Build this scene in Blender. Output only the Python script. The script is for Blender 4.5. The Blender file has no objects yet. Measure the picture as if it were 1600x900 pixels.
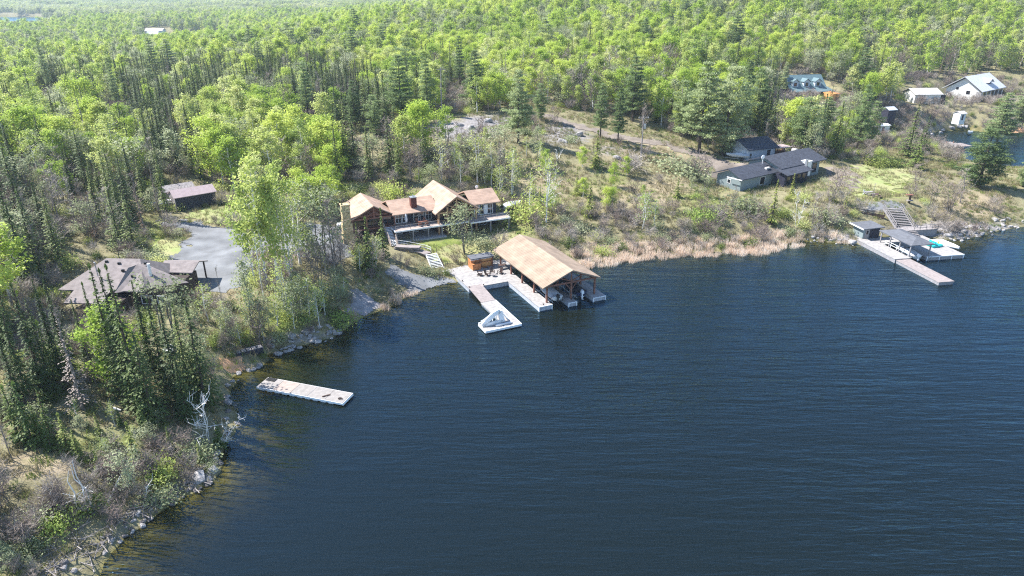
import bpy, math, random
import numpy as np
from mathutils import Vector, noise as mnoise
# ------------------------------------------------------------------ camera, sky, sun, exposure
sc = bpy.context.scene
C = sc.collection
CAM_H = 46.0; FPX = 1067.0; PITCH = math.radians(23.4)
cam_d = bpy.data.cameras.new("camera"); cam = bpy.data.objects.new("camera", cam_d); C.objects.link(cam)
cam.location = (0, 0, CAM_H); cam.rotation_euler = (math.pi/2 - PITCH, 0, 0)
cam_d.sensor_width = 36.0; cam_d.lens = 36.0*FPX/1600.0; cam_d.clip_end = 20000; cam_d.clip_start = 0.5
sc.camera = cam
SUN_EL = math.radians(50); SUN_DIR2 = (-0.955, 0.295)          # towards the sun, horizontally
world = bpy.data.worlds.new("World"); sc.world = world; world.use_nodes = True
wn = world.node_tree; bgn = wn.nodes["Background"]
skyn = wn.nodes.new("ShaderNodeTexSky"); skyn.sky_type = 'NISHITA'; skyn.sun_disc = False
skyn.sun_elevation = SUN_EL; skyn.sun_rotation = math.atan2(SUN_DIR2[0], SUN_DIR2[1])
skyn.air_density = 1.0; skyn.dust_density = 0.1; skyn.ozone_density = 3.5
wn.links.new(skyn.outputs[0], bgn.inputs[0]); bgn.inputs[1].default_value = 0.115
sun_d = bpy.data.lights.new("sun", 'SUN'); sun_d.energy = 5.0; sun_d.angle = math.radians(0.5); sun_d.color = (1.0, 0.97, 0.93)
sun = bpy.data.objects.new("sun", sun_d); C.objects.link(sun)
sv = Vector((SUN_DIR2[0]*math.cos(SUN_EL), SUN_DIR2[1]*math.cos(SUN_EL), math.sin(SUN_EL)))
sun.rotation_euler = sv.to_track_quat('Z', 'Y').to_euler(); sun.location = (-60, 60, 120)
sc.view_settings.view_transform = 'Standard'; sc.view_settings.look = 'None'
sc.view_settings.exposure = 1.22; sc.view_settings.gamma = 1.0; sc.view_settings.use_curve_mapping = False
sc.cycles.max_bounces = 5; sc.cycles.diffuse_bounces = 2; sc.cycles.glossy_bounces = 2
sc.cycles.transmission_bounces = 3; sc.cycles.transparent_max_bounces = 8; sc.cycles.volume_bounces = 0
sc.cycles.use_denoising = False; sc.cycles.sample_clamp_indirect = 4; sc.cycles.filter_width = 1.15

rnd = random.Random(7)
pi = math.pi
# ------------------------------------------------------------------ picture <-> world helpers (sizes and distances measured on the water plane)
cP, sP = math.cos(PITCH), math.sin(PITCH)
def P(px, py, z=0.0):
    u = (px-800)/FPX; v = (450-py)/FPX
    dx, dy, dz = u, cP + v*sP, -sP + v*cP
    t = (z-CAM_H)/dz
    return (dx*t, dy*t, z)
def proj(x, y, z):
    z = z-CAM_H; d = y*cP - z*sP; up = y*sP + z*cP
    return (800+FPX*x/d, 450-FPX*up/d)
def proj_np(x, y, z):
    z = z-CAM_H; d = y*cP - z*sP; up = y*sP + z*cP
    d = np.where(d < 1, 1, d)
    return 800+FPX*x/d, 450-FPX*up/d
def in_poly(poly, x, y):
    x = np.asarray(x, float); y = np.asarray(y, float)
    c = np.zeros(x.shape, bool); n = len(poly)
    for i in range(n):
        x1, y1 = poly[i]; x2, y2 = poly[(i+1) % n]
        if y1 == y2: continue
        k = ((y1 > y) != (y2 > y)) & (x < (x2-x1)*(y-y1)/(y2-y1)+x1)
        c ^= k
    return c
def dist_poly(poly, x, y):
    x = np.asarray(x, float); y = np.asarray(y, float)
    best = np.full(x.shape, 1e18); n = len(poly)
    for i in range(n):
        x1, y1 = poly[i]; x2, y2 = poly[(i+1) % n]
        dx, dy = x2-x1, y2-y1; L = dx*dx+dy*dy+1e-9
        t = np.clip(((x-x1)*dx+(y-y1)*dy)/L, 0, 1)
        best = np.minimum(best, (x-x1-t*dx)**2+(y-y1-t*dy)**2)
    return np.sqrt(best)
def vnoise(x, y, s, seed=0):
    """cheap smooth value noise in 0..1, vectorised"""
    x = np.asarray(x, float)/s + seed*17.3; y = np.asarray(y, float)/s + seed*9.1
    xi = np.floor(x); yi = np.floor(y); fx = x-xi; fy = y-yi
    fx = fx*fx*(3-2*fx); fy = fy*fy*(3-2*fy)
    def h(a, b):
        v = np.sin(a*127.1+b*311.7+seed*74.7)*43758.5453
        return v-np.floor(v)
    return (h(xi, yi)*(1-fx)+h(xi+1, yi)*fx)*(1-fy)+(h(xi, yi+1)*(1-fx)+h(xi+1, yi+1)*fx)*fy
# ------------------------------------------------------------------ shorelines (picture points on the water plane)
SHORE = [(60,1000),(120,935),(158,893),(168,868),(195,838),(228,815),(252,797),(278,780),(306,768),(335,748),(343,735),(338,718),(348,703),
 (352,690),(366,676),(371,660),(365,640),(352,628),(357,612),(366,600),(362,590),(372,580),(392,577),(410,570),(419,561),(410,556),(425,551),(447,546),
 (478,538),(505,531),(529,522),(540,512),(552,503),(578,492),(601,483),(622,474),(634,462),(650,457),(672,449),(699,442),(711,442),(735,432),(762,422),
 (800,412),(850,411),(905,413),(930,409),(960,406),(990,401),(1020,398),(1073,395),(1120,393),(1180,391),(1205,385),(1240,378),(1275,376),(1300,378),(1322,380),(1338,383),
 (1352,381),(1375,371),(1400,366),(1440,368),(1470,374),(1492,375),(1515,371),(1540,367),(1570,358),(1600,353),(1660,338),(1750,322),(1900,312),(2300,318)]
def W2(pts, z=0.0): return [P(a, b, z)[:2] for a, b in pts]
LAKE = W2(SHORE) + [(320, 60), (320, -90), (-45, -90), (-42, -20), (-36, 18)]
COVE = W2([(1436,214),(1455,207),(1480,204),(1515,203),(1550,207),(1580,208),(1620,207),(1700,203),(1850,207),(2050,215),(2050,262),(1800,274),(1700,272),(1640,268),(1600,264),(1560,262),(1520,256),(1500,243),(1480,232),(1450,224)])
FARW = W2([(-500,52),(60,50),(130,44),(84,36),(72,30),(80,27),(-100,26),(-500,26)])
FARV = W2([(222,76),(250,75),(330,73),(350,66),(343,54),(310,52.5),(262,52),(228,52)])
WATERS = [LAKE, COVE, FARW, FARV]
PADS = []
def pad(ox, oy, ang, x0, x1, y0, y1, z, fe=3.0):
    PADS.append((ox, oy, math.radians(ang), x0, x1, y0, y1, z, fe))
pad(-21.3,119.8,25.3,-9,24,-1.6,5,3.25,2.2); pad(-21.3,119.8,25.3,-9,24,7,14,5.4,3); pad(-58,88,-3,-6,11,-5,9,5.6,4); pad(*P(1128,300,5)[:2],35,0,33,-7,7,5.0,4); pad(*P(1168,252,7.3)[:2],24,-3,10,-2,9,7.3,3); pad(*P(272,327,7)[:2],40,-2,8,-3,7,6.9,3); pad(*P(1533,142,12)[:2],38,-4,24,-5,14,7.8,8); pad(*P(1428,160,8.2)[:2],4,-2,14,-3,9,8.1,5); pad(*P(1233,141,13.5)[:2],12,-2,18,-4,10,10.3,5)
# ground heights: picture point + height above the lake
CT = [(0,900,3.2),(60,860,2.5),(0,760,4.2),(100,740,3.8),(200,720,2.6),(100,640,5),(220,640,4),(0,640,5.5),(300,600,2.8),(100,560,6),(200,560,5.2),(300,540,5),(0,480,7),
 (110,450,6),(200,440,6),(290,440,6),(290,400,6),(380,400,6),(300,350,6.3),(380,440,5.6),(300,325,7),(330,320,7),(370,330,6.6),(260,320,7.2),(100,330,9),(0,330,10),(240,260,10),(80,240,11),
 (430,500,4.2),(380,520,3.8),(480,480,4),(500,420,4.8),(540,450,2.8),(560,470,1.8),(470,370,5.6),(540,380,4.6),(420,340,6.4),(400,280,7.5),
 (600,400,3.8),(618,390,3.3),(650,382,3.2),(700,374,3.2),(750,366,3.2),(795,358,3.3),(800,340,3.6),(760,330,4.5),(580,330,5),(560,360,4.6),(680,310,5.8),(780,310,5.6),(560,300,6.5),
 (640,420,2.4),(620,440,1.4),(680,410,1.6),(700,400,1.9),(760,385,2.2),(720,392,1.9),(800,375,2.6),(660,300,6.6),(600,260,9),(500,240,9),(700,260,10.5),(780,270,9),
 (850,360,3.4),(930,370,2.8),(900,390,1.8),(1000,375,2.4),(1080,370,2.6),(1150,360,2.8),(900,320,5),(980,320,5.2),(1080,320,5),(850,270,9),(950,270,8.4),(1050,280,7),(1110,275,6.4),
 (720,205,14.5),(680,190,15),(640,205,13.5),(760,190,15),(800,200,13.5),(850,180,14.5),(900,200,12.5),(950,215,11),(1030,228,9.5),(1080,245,8),(880,235,11.5),(1000,180,13.5),(560,190,12),(480,190,11),(350,180,10.5),(200,180,10.5),
 (1130,305,5),(1165,300,5),(1200,295,5.2),(1250,290,5.6),(1290,280,6),(1110,262,6.8),(1170,250,7.5),(1200,248,7.6),(1350,280,5.4),(1400,270,5),(1400,305,4.6),(1340,310,4.6),(1450,290,4.4),(1460,325,3.6),(1540,300,3.4),(1530,330,2.8),(1500,350,2),(1580,310,3),
 (1360,325,4.3),(1385,333,4.1),(1370,350,2.2),(1320,350,3),(1250,340,3.6),(1200,350,3),(1250,365,1.8),(1430,340,2.9),(1460,355,2),
 (1100,200,11),(1200,200,9.5),(1300,200,6),(1340,240,5.5),(1400,240,3.4),(1440,235,2.6),(1420,200,3.5),(1400,215,2.2),(1500,190,5),(1470,175,6.5),(1480,163,8),(1520,165,8),(1570,165,7),(1590,190,3),(1450,160,8.5),(1310,165,10),(1250,150,12.5),(1600,240,1.2),(1540,275,2.2),(1700,290,3),
 (800,140,15),(650,140,14),(900,120,18),(1000,130,18),(1150,120,18)]
CF = [(-200,300,8),(0,350,8),(200,350,9),(400,350,12),(0,480,5),(250,500,4),(500,520,16),(420,600,8),(650,520,26),(800,540,34),(1000,560,42),(1200,480,40),(1500,460,38),(1750,520,44),(1250,350,24),(1450,350,18),
 (1600,330,16),(1000,330,24),(-100,620,1.5),(150,630,1.5),(340,630,2),(600,800,16),(900,900,46),(1300,900,56),(1800,900,60),(-100,1100,5),(150,1000,5),(300,1020,7),(500,1100,12),(1000,1500,40),(1500,1500,52),(100,1700,10),(500,1800,18),(-300,2500,24),(200,2800,30),(600,2800,30),(1000,2600,42),(1500,2600,56),(300,5500,52),(800,5500,50),(1300,5500,60),(-500,5500,50),(2100,5500,60),(0,7500,70),(800,7500,66),(1500,7500,70)]
cx_, cy_, cz_ = [], [], []
for a, b, z in CT:
    w = P(a, b, z); cx_.append(w[0]); cy_.append(w[1]); cz_.append(z)
for a, d, z in CF:
    cx_.append((a-800)/FPX*d*1.0); cy_.append(d); cz_.append(z)
for x, y, z in [(-40,40,3.5),(-60,20,4),(-90,40,6),(-60,-40,5),(-120,0,6),(-140,90,10),(200,100,4),(300,200,6),(400,300,10),(-300,250,10)]:
    cx_.append(x); cy_.append(y); cz_.append(z)
cx_, cy_, cz_ = map(np.array, (cx_, cy_, cz_))
def warp(x, y):
    r = np.sqrt(y*y+40*40)
    return x/r*1.0, np.log(r)
cu, cv = warp(cx_, cy_)
def phi(r2): return np.sqrt(r2+0.0016)
A_ = phi((cu[:, None]-cu[None])**2+(cv[:, None]-cv[None])**2)
n_ = len(cu)
M_ = np.zeros((n_+1, n_+1)); M_[:n_, :n_] = A_; M_[n_, :n_] = 1; M_[:n_, n_] = 1
sol = np.linalg.solve(M_, np.append(cz_, 0))
def base_h(x, y):
    u, v = warp(np.asarray(x, float), np.asarray(y, float)); out = np.full(u.shape, sol[n_])
    for i in range(n_): out += sol[i]*phi((u-cu[i])**2+(v-cv[i])**2)
    return out
def terrain(x, y):
    x = np.asarray(x, float); y = np.asarray(y, float)
    h = np.maximum(base_h(x, y), 0.6)
    amp = np.clip(y/120, 0.35, 3.0)
    h = h + (vnoise(x, y, 7, 1)-.5)*0.55*np.minimum(amp, 1.3) + (vnoise(x, y, 2.6, 2)-.5)*0.28 + (vnoise(x, y, 60, 3)-.5)*2.0*np.clip(y/400-.4, 0, 6)
    for ox, oy, an, x0, x1, y0, y1, z, fe in PADS:
        lx = (x-ox)*math.cos(an)+(y-oy)*math.sin(an); ly = -(x-ox)*math.sin(an)+(y-oy)*math.cos(an)
        q = np.sqrt(np.maximum(np.maximum(x0-lx, lx-x1), 0)**2+np.maximum(np.maximum(y0-ly, ly-y1), 0)**2); k = np.clip(1-q/fe, 0, 1); k = k*k*(3-2*k); h = h*(1-k)+z*k
    h = np.maximum(h, 0.35)
    inside = np.zeros(x.shape, bool); d = np.full(x.shape, 1e9)
    for W in WATERS:
        inside |= in_poly(W, x, y); d = np.minimum(d, dist_poly(W, x, y))
    d = np.where(d > 1e8, 1e8, d)
    jit = 0.7*(vnoise(x, y, 3.0, 5)-.5) + 0.5*(vnoise(x, y, 1.2, 6)-.5)
    dl = np.maximum(d+jit, 0.0)
    land = h*(1-np.exp(-(dl+0.1)/4.2)) + 0.04
    water = -np.minimum(0.13*np.maximum(d+jit*.6, 0.02)+0.018*d*d, 7.0) + 0.25*(vnoise(x, y, 4, 9)-.5)*np.clip(d/6, 0, 1)
    return np.where(inside, np.minimum(water, -0.02), land), d, inside
# ------------------------------------------------------------------ the ground sheet (finer near the camera, reaching the horizon)
ys = [-80.0]
while ys[-1] < 20: ys.append(ys[-1]+5)
while ys[-1] < 9000: ys.append(ys[-1]+max(0.62, 0.0068*ys[-1]))
ys = np.array(ys); us = np.linspace(-1.5, 1.5, 471)
def wid(y): return np.sqrt(y*y+50*50)
GX = us[None, :]*wid(ys)[:, None]; GY = np.repeat(ys[:, None], len(us), 1)
GZ, GD, GIN = terrain(GX, GY)
NR, NC = GX.shape
def hz(x, y):
    """height of the ground sheet itself"""
    x = np.asarray(x, float); y = np.asarray(y, float)
    fi = np.interp(y, ys, np.arange(NR)); i = np.clip(fi.astype(int), 0, NR-2); fi = fi-i
    fj = (x/wid(y)+1.5)/3.0*(NC-1); j = np.clip(fj.astype(int), 0, NC-2); fj = np.clip(fj-j, 0, 1)
    return (GZ[i, j]*(1-fj)+GZ[i, j+1]*fj)*(1-fi)+(GZ[i+1, j]*(1-fj)+GZ[i+1, j+1]*fj)*fi
def hz1(x, y): return float(hz(np.array([x]), np.array([y]))[0])
_t = np.concatenate([np.arange(40, 400, 0.35), np.arange(400, 1500, 3)])
def G(px, py):
    """the ground point seen at a picture point"""
    u = (px-800)/FPX; v = (450-py)/FPX
    dx, dy, dz = u, cP+v*sP, -sP+v*cP; L = math.sqrt(dx*dx+dy*dy+dz*dz)
    X = dx/L*_t; Y = dy/L*_t; Z = CAM_H+dz/L*_t
    k = np.nonzero(Z <= np.maximum(hz(X, Y), 0))[0]
    i = k[0] if len(k) else len(_t)-1
    return float(X[i]), float(Y[i]), float(max(hz1(X[i], Y[i]), 0.0))
# ------------------------------------------------------------------ mesh helper
class MB:
    def __init__(s): s.v = []; s.f = []; s.m = []
    def add(s, vs, fs, mi=0):
        o = len(s.v); s.v += [tuple(v) for v in vs]; s.f += [tuple(i+o for i in f) for f in fs]; s.m += [mi]*len(fs); return s
    def box(s, x0, x1, y0, y1, z0, z1, mi=0):
        return s.add([(x0,y0,z0),(x1,y0,z0),(x1,y1,z0),(x0,y1,z0),(x0,y0,z1),(x1,y0,z1),(x1,y1,z1),(x0,y1,z1)],
                     [(3,2,1,0),(4,5,6,7),(0,1,5,4),(1,2,6,5),(2,3,7,6),(3,0,4,7)], mi)
    def hexa(s, b, t, mi=0):
        n = len(b); return s.add(list(b)+list(t), [tuple(range(n))[::-1], tuple(range(n, 2*n))]+[(i, (i+1) % n, n+(i+1) % n, n+i) for i in range(n)], mi)
    def beam(s, a, b, w, h=None, mi=0):
        """square beam from a to b"""
        h = h or w; a = Vector(a); b = Vector(b); d = (b-a).normalized()
        up = Vector((0,0,1)) if abs(d.z) < .95 else Vector((1,0,0))
        sd = d.cross(up).normalized(); u = sd.cross(d).normalized(); q = []
        for p in (a, b):
            for i, j in ((-1,-1),(1,-1),(1,1),(-1,1)): q.append(p+sd*(i*w/2)+u*(j*h/2))
        return s.add(q, [(3,2,1,0),(4,5,6,7),(0,1,5,4),(1,2,6,5),(2,3,7,6),(3,0,4,7)], mi)
    def tube(s, a, b, r0, r1=None, n=6, mi=0, cap=True):
        r1 = r0 if r1 is None else r1; a = Vector(a); b = Vector(b); d = (b-a).normalized()
        up = Vector((0,0,1)) if abs(d.z) < .95 else Vector((1,0,0))
        sd = d.cross(up).normalized(); u = sd.cross(d).normalized(); q = []
        for p, r in ((a, r0), (b, r1)):
            for i in range(n):
                t = 2*pi*i/n; q.append(p+sd*(math.cos(t)*r)+u*(math.sin(t)*r))
        f = [(i, (i+1) % n, n+(i+1) % n, n+i) for i in range(n)]
        if cap: f += [tuple(range(n))[::-1], tuple(range(n, 2*n))]
        return s.add(q, f, mi)
    def path(s, pts, rs, n=6, mi=0):
        for i in range(len(pts)-1): s.tube(pts[i], pts[i+1], rs[i], rs[i+1], n, mi, i in (0, len(pts)-2))
        return s
    def blob(s, c, rx, ry, rz, mi=0, n=7, m=5, jit=0.0, r=None):
        vs = []
        for i in range(m+1):
            th = pi*i/m
            for j in range(n):
                ph = 2*pi*j/n; k = 1+(r.uniform(-jit, jit) if r and jit else 0)
                vs.append((c[0]+rx*k*math.sin(th)*math.cos(ph), c[1]+ry*k*math.sin(th)*math.sin(ph), c[2]+rz*k*math.cos(th)))
        fs = [(i*n+j, i*n+(j+1) % n, (i+1)*n+(j+1) % n, (i+1)*n+j) for i in range(m) for j in range(n)]
        return s.add(vs, fs, mi)
    def mesh(s, name, mats):
        me = bpy.data.meshes.new(name); me.from_pydata(s.v, [], s.f)
        for m in mats: me.materials.append(m)
        if len(mats) > 1: me.polygons.foreach_set("material_index", s.m)
        me.update(); return me
    def build(s, name, mats, parent=None, smooth=False):
        mats = mats if isinstance(mats, (list, tuple)) else [mats]
        me = s.mesh(name, mats)
        if smooth: me.polygons.foreach_set("use_smooth", [True]*len(me.polygons))
        o = bpy.data.objects.new(name, me); C.objects.link(o)
        if parent: o.parent = parent
        return o
def tag(o, label=None, cat=None, group=None, kind=None):
    if label: o['label'] = label
    if cat: o['category'] = cat
    if group: o['group'] = group
    if kind: o['kind'] = kind
    return o
def thing(name, label, cat, loc=(0,0,0), rz=0.0, group=None):
    o = bpy.data.objects.new(name, None); C.objects.link(o); o.location = loc; o.rotation_euler = (0,0,rz); o.empty_display_size = 0.3
    return tag(o, label, cat, group)
def copy_tree(o, parent=None, label=None, group=None):
    c = o.copy(); C.objects.link(c)
    if parent: c.parent = parent
    if label: c['label'] = label
    if group: c['group'] = group
    for ch in o.children: copy_tree(ch, c)
    return c
# ------------------------------------------------------------------ materials
def newmat(name):
    m = bpy.data.materials.new(name); m.use_nodes = True; return m, m.node_tree.nodes, m.node_tree.links, m.node_tree.nodes["Principled BSDF"]
def mat(name, col, rough=0.7, var=0.12, scale=3.0, spec=0.3, bump=0.0, metal=0.0, stripe=None, col2=None):
    """base colour with noise-driven wear; stripe = (axis, spacing, depth) for boards, courses or shingle rows"""
    m, N, L, b = newmat(name)
    b.inputs['Roughness'].default_value = rough; b.inputs['Specular IOR Level'].default_value = spec; b.inputs['Metallic'].default_value = metal
    tc = N.new('ShaderNodeTexCoord'); nz = N.new('ShaderNodeTexNoise'); nz.inputs['Scale'].default_value = scale; nz.inputs['Detail'].default_value = 5
    L.new(tc.outputs['Object'], nz.inputs['Vector'])
    rp = N.new('ShaderNodeValToRGB'); c = np.array(col); d = c*(1-2.2*var) if col2 is None else np.array(col2)
    rp.color_ramp.elements[0].position = 0.32; rp.color_ramp.elements[1].position = 0.68
    rp.color_ramp.elements[0].color = (*np.clip(d, 0, 1), 1); rp.color_ramp.elements[1].color = (*np.clip(c*(1+.6*var), 0, .95), 1)
    L.new(nz.outputs['Fac'], rp.inputs['Fac']); out = rp.outputs['Color']
    if stripe:
        ax, sp, dep = stripe
        sx = N.new('ShaderNodeSeparateXYZ'); L.new(tc.outputs['Object'], sx.inputs[0])
        dv = N.new('ShaderNodeMath'); dv.operation = 'DIVIDE'; L.new(sx.outputs[ax], dv.inputs[0]); dv.inputs[1].default_value = sp
        fr = N.new('ShaderNodeMath'); fr.operation = 'FRACT'; L.new(dv.outputs[0], fr.inputs[0])
        lt = N.new('ShaderNodeMath'); lt.operation = 'LESS_THAN'; L.new(fr.outputs[0], lt.inputs[0]); lt.inputs[1].default_value = 0.12
        fl = N.new('ShaderNodeMath'); fl.operation = 'FLOOR'; L.new(dv.outputs[0], fl.inputs[0])
        wn_ = N.new('ShaderNodeTexWhiteNoise'); wn_.noise_dimensions = '1D'; L.new(fl.outputs[0], wn_.inputs['W'])
        k = N.new('ShaderNodeMath'); k.operation = 'MULTIPLY_ADD'; L.new(wn_.outputs['Value'], k.inputs[0]); k.inputs[1].default_value = dep*.8; k.inputs[2].default_value = 1-dep*.4
        k2 = N.new('ShaderNodeMath'); k2.operation = 'MULTIPLY_ADD'; L.new(lt.outputs[0], k2.inputs[0]); k2.inputs[1].default_value = -dep*1.5; L.new(k.outputs[0], k2.inputs[2])
        mx = N.new('ShaderNodeVectorMath'); mx.operation = 'SCALE'; L.new(out, mx.inputs[0]); L.new(k2.outputs[0], mx.inputs['Scale']); out = mx.outputs[0]
    L.new(out, b.inputs['Base Color'])
    if bump:
        bp = N.new('ShaderNodeBump'); bp.inputs['Strength'].default_value = bump; bp.inputs['Distance'].default_value = .05
        n2 = N.new('ShaderNodeTexNoise'); n2.inputs['Scale'].default_value = scale*4; n2.inputs['Detail'].default_value = 6; L.new(tc.outputs['Object'], n2.inputs['Vector'])
        L.new(n2.outputs['Fac'], bp.inputs['Height']); L.new(bp.outputs[0], b.inputs['Normal'])
    return m
def leafmat(name, c1, c2, c3=None, trans=0.3, rough=0.6, hue=1.0):
    """foliage: colour varies from tree to tree (object random) and from clump to clump"""
    m, N, L, b = newmat(name)
    oi = N.new('ShaderNodeObjectInfo'); tc = N.new('ShaderNodeTexCoord'); nz = N.new('ShaderNodeTexNoise'); nz.inputs['Scale'].default_value = 0.9; nz.inputs['Detail'].default_value = 3
    L.new(tc.outputs['Object'], nz.inputs['Vector'])
    a = N.new('ShaderNodeMath'); a.operation = 'MULTIPLY_ADD'; L.new(oi.outputs['Random'], a.inputs[0]); a.inputs[1].default_value = .62*hue; a.inputs[2].default_value = -.12
    a2 = N.new('ShaderNodeMath'); a2.operation = 'MULTIPLY_ADD'; L.new(nz.outputs['Fac'], a2.inputs[0]); a2.inputs[1].default_value = .65; L.new(a.outputs[0], a2.inputs[2])
    nl = N.new('ShaderNodeTexNoise'); nl.inputs['Scale'].default_value = .022; nl.inputs['Detail'].default_value = 2; L.new(oi.outputs['Location'], nl.inputs['Vector'])
    a3 = N.new('ShaderNodeMath'); a3.operation = 'MULTIPLY_ADD'; L.new(nl.outputs['Fac'], a3.inputs[0]); a3.inputs[1].default_value = 1.3; a3.inputs[2].default_value = -.65
    a4 = N.new('ShaderNodeMath'); a4.operation = 'ADD'; L.new(a3.outputs[0], a4.inputs[0]); L.new(a2.outputs[0], a4.inputs[1]); a2 = a4
    rp = N.new('ShaderNodeValToRGB'); e = rp.color_ramp.elements; e[0].position = .12; e[0].color = (*c1, 1); e[1].position = .85; e[1].color = (*(c3 or c2), 1)
    if c3: q = e.new(.5); q.color = (*c2, 1)
    L.new(a2.outputs[0], rp.inputs['Fac'])
    L.new(rp.outputs['Color'], b.inputs['Base Color']); b.inputs['Roughness'].default_value = rough; b.inputs['Specular IOR Level'].default_value = .25
    if trans:
        tr = N.new('ShaderNodeBsdfTranslucent'); L.new(rp.outputs['Color'], tr.inputs['Color']); mx = N.new('ShaderNodeMixShader'); mx.inputs[0].default_value = trans
        L.new(b.outputs[0], mx.inputs[1]); L.new(tr.outputs[0], mx.inputs[2]); L.new(mx.outputs[0], N['Material Output'].inputs['Surface'])
    return m
M = {}
M['spruce'] = leafmat('spruce needles', (.055,.085,.026), (.115,.16,.042), (.22,.26,.07), .22)
M['fir'] = leafmat('young fir needles', (.1,.15,.035), (.17,.22,.05), (.27,.3,.07), .25)
M['pine'] = leafmat('pine needles', (.15,.21,.08), (.27,.35,.14), (.43,.48,.24), .45)
M['aspen'] = leafmat('spring leaves', (.32,.42,.1), (.47,.54,.14), (.6,.62,.26), .5)
M['limeleaf'] = leafmat('lime leaves', (.3,.42,.06), (.43,.55,.08), (.56,.63,.13), .5)
M['paleleaf'] = leafmat('pale grey green leaves', (.22,.25,.13), (.33,.37,.19), (.47,.49,.3), .4)
M['deadneedle'] = leafmat('rusty dead needles', (.12,.06,.035), (.17,.1,.06), (.2,.14,.09), .1)
M['twig'] = leafmat('bare twigs', (.2,.16,.14), (.31,.26,.22), (.42,.37,.32), 0)
M['redtwig'] = leafmat('reddish twigs', (.15,.11,.095), (.25,.19,.16), (.34,.28,.23), 0)
M['bark'] = mat('dark bark', (.1,.075,.06), .9, .3, 4)
M['greybark'] = mat('grey bark', (.26,.23,.2), .9, .3, 3)
M['birchbark'] = mat('white birch bark', (.8,.78,.74), .8, .1, 5, col2=(.5,.47,.44))
M['drift'] = mat('weathered driftwood', (.3,.27,.25), .9, .25, 3)
M['reed'] = leafmat('dry reeds', (.66,.52,.4), (.8,.66,.53), (.88,.77,.65), .5)
M['drygrass'] = leafmat('dry grass', (.22,.19,.09), (.32,.28,.15), (.4,.36,.21), .3)
M['greengrass'] = leafmat('green grass', (.12,.17,.04), (.2,.26,.06), (.28,.32,.1), .3)
M['rock'] = mat('grey rock', (.36,.34,.33), .9, .25, 2.5, bump=.5)
M['paleroc'] = mat('pale rock', (.4,.375,.36), .9, .18, 2.5, bump=.4)
M['darkrock'] = mat('dark rock', (.2,.18,.17), .9, .3, 2.5, bump=.5)
M['shingle_tan'] = mat('tan asphalt shingles', (.45,.31,.23), .9, .13, .8, stripe=(2, .18, .18))
M['shingle_boat'] = mat('pale tan shingles', (.35,.26,.19), .9, .12, .6, stripe=(2, .16, .2))
M['shingle_brown'] = mat('brown shingles', (.245,.21,.2), .9, .12, 1.5, stripe=(2, .12, .07))
M['shingle_dark'] = mat('charcoal shingles', (.06,.066,.085), .85, .15, 1.5, stripe=(2, .12, .07))
M['logwall'] = mat('stained log wall', (.09,.045,.035), .7, .2, 3, stripe=(2, .28, .3))
M['timber'] = mat('reddish timber', (.25,.11,.075), .7, .2, 3)
M['ltimber'] = mat('honey timber', (.5,.3,.16), .7, .2, 3)
M['deckwood'] = mat('sun bleached deck boards', (.38,.31,.27), .85, .1, 2, stripe=(0, .15, .1))
M['deckwhite'] = mat('bleached white boards', (.36,.34,.325), .85, .13, 2, stripe=(1, .15, .08))
M['floatwood'] = mat('weathered tan white boards', (.31,.285,.265), .85, .1, 2, stripe=(0, .15, .12))
M['deckpink'] = mat('pinkish weathered boards', (.31,.265,.25), .85, .1, 2, stripe=(1, .15, .12))
M['whitewood'] = mat('white painted wood', (.78,.78,.78), .6, .06, 3)
M['crib'] = mat('shade grey crib planks', (.42,.43,.46), .7, .1, 3, stripe=(0, .3, .25))  # white planks; shade of their side faces put into this blue grey
M['navy'] = mat('dark navy siding', (.035,.035,.055), .7, .15, 3, stripe=(2, .2, .2))
M['brownwall'] = mat('dark brown siding', (.085,.06,.05), .8, .2, 3, stripe=(2, .2, .2))
M['greywall'] = mat('grey board siding', (.3,.28,.28), .8, .1, 3, stripe=(0, .3, .15))
M['sagewall'] = mat('pale sage siding', (.23,.28,.285), .8, .06, 3, stripe=(2, .2, .1))
M['whitewall'] = mat('white siding', (.76,.75,.72), .7, .04, 3, stripe=(2, .25, .05))
M['bluewall'] = mat('pale blue grey siding', (.5,.55,.6), .7, .06, 3, stripe=(2, .25, .08))
M['cedar'] = mat('orange cedar', (.6,.24,.09), .6, .2, 3, stripe=(2, .15, .2))
M['orangeply'] = mat('orange plywood', (.75,.38,.14), .7, .12, 1.5)
M['stone'] = mat('tan fieldstone', (.62,.5,.28), .9, .3, 3.5, bump=.6)
M['brick'] = mat('dark red brick', (.14,.045,.035), .85, .2, 5, stripe=(2, .12, .2))
M['concrete'] = mat('concrete', (.45,.43,.42), .9, .1, 1.5)
M['gravel'] = mat('pale gravel', (.21,.215,.22), .95, .13, .3, bump=.4, col2=(.12,.122,.125))
M['roadgravel'] = mat('road gravel', (.24,.2,.165), .95, .12, .6, bump=.3)
M['slab'] = mat('smooth grey bedrock', (.3,.285,.285), .9, .18, .8, bump=.4)
M['lawn'] = mat('lawn', (.25,.27,.1), .95, .2, .35, col2=(.36,.31,.17))
M['greenlawn'] = mat('green lawn', (.24,.28,.1), .95, .15, .3, col2=(.33,.31,.15))
M['sand'] = mat('orange sand', (.62,.36,.2), .95, .15, .5)
M['metalroof'] = mat('pale metal roof', (.62,.62,.66), .6, .06, 1.5, stripe=(0, .6, .1), spec=.5)
M['greenroof'] = mat('green blue metal roof', (.13,.2,.215), .5, .08, 1.5, spec=.5)
M['greyroof'] = mat('grey flat roof', (.13,.135,.15), .85, .1, 1.5)
M['palebrownroof'] = mat('pale lilac brown roof', (.38,.3,.3), .7, .06, 2, stripe=(0, .4, .06))
M['palegreyroof'] = mat('pale grey roof', (.56,.53,.5), .7, .06, 2)
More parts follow.
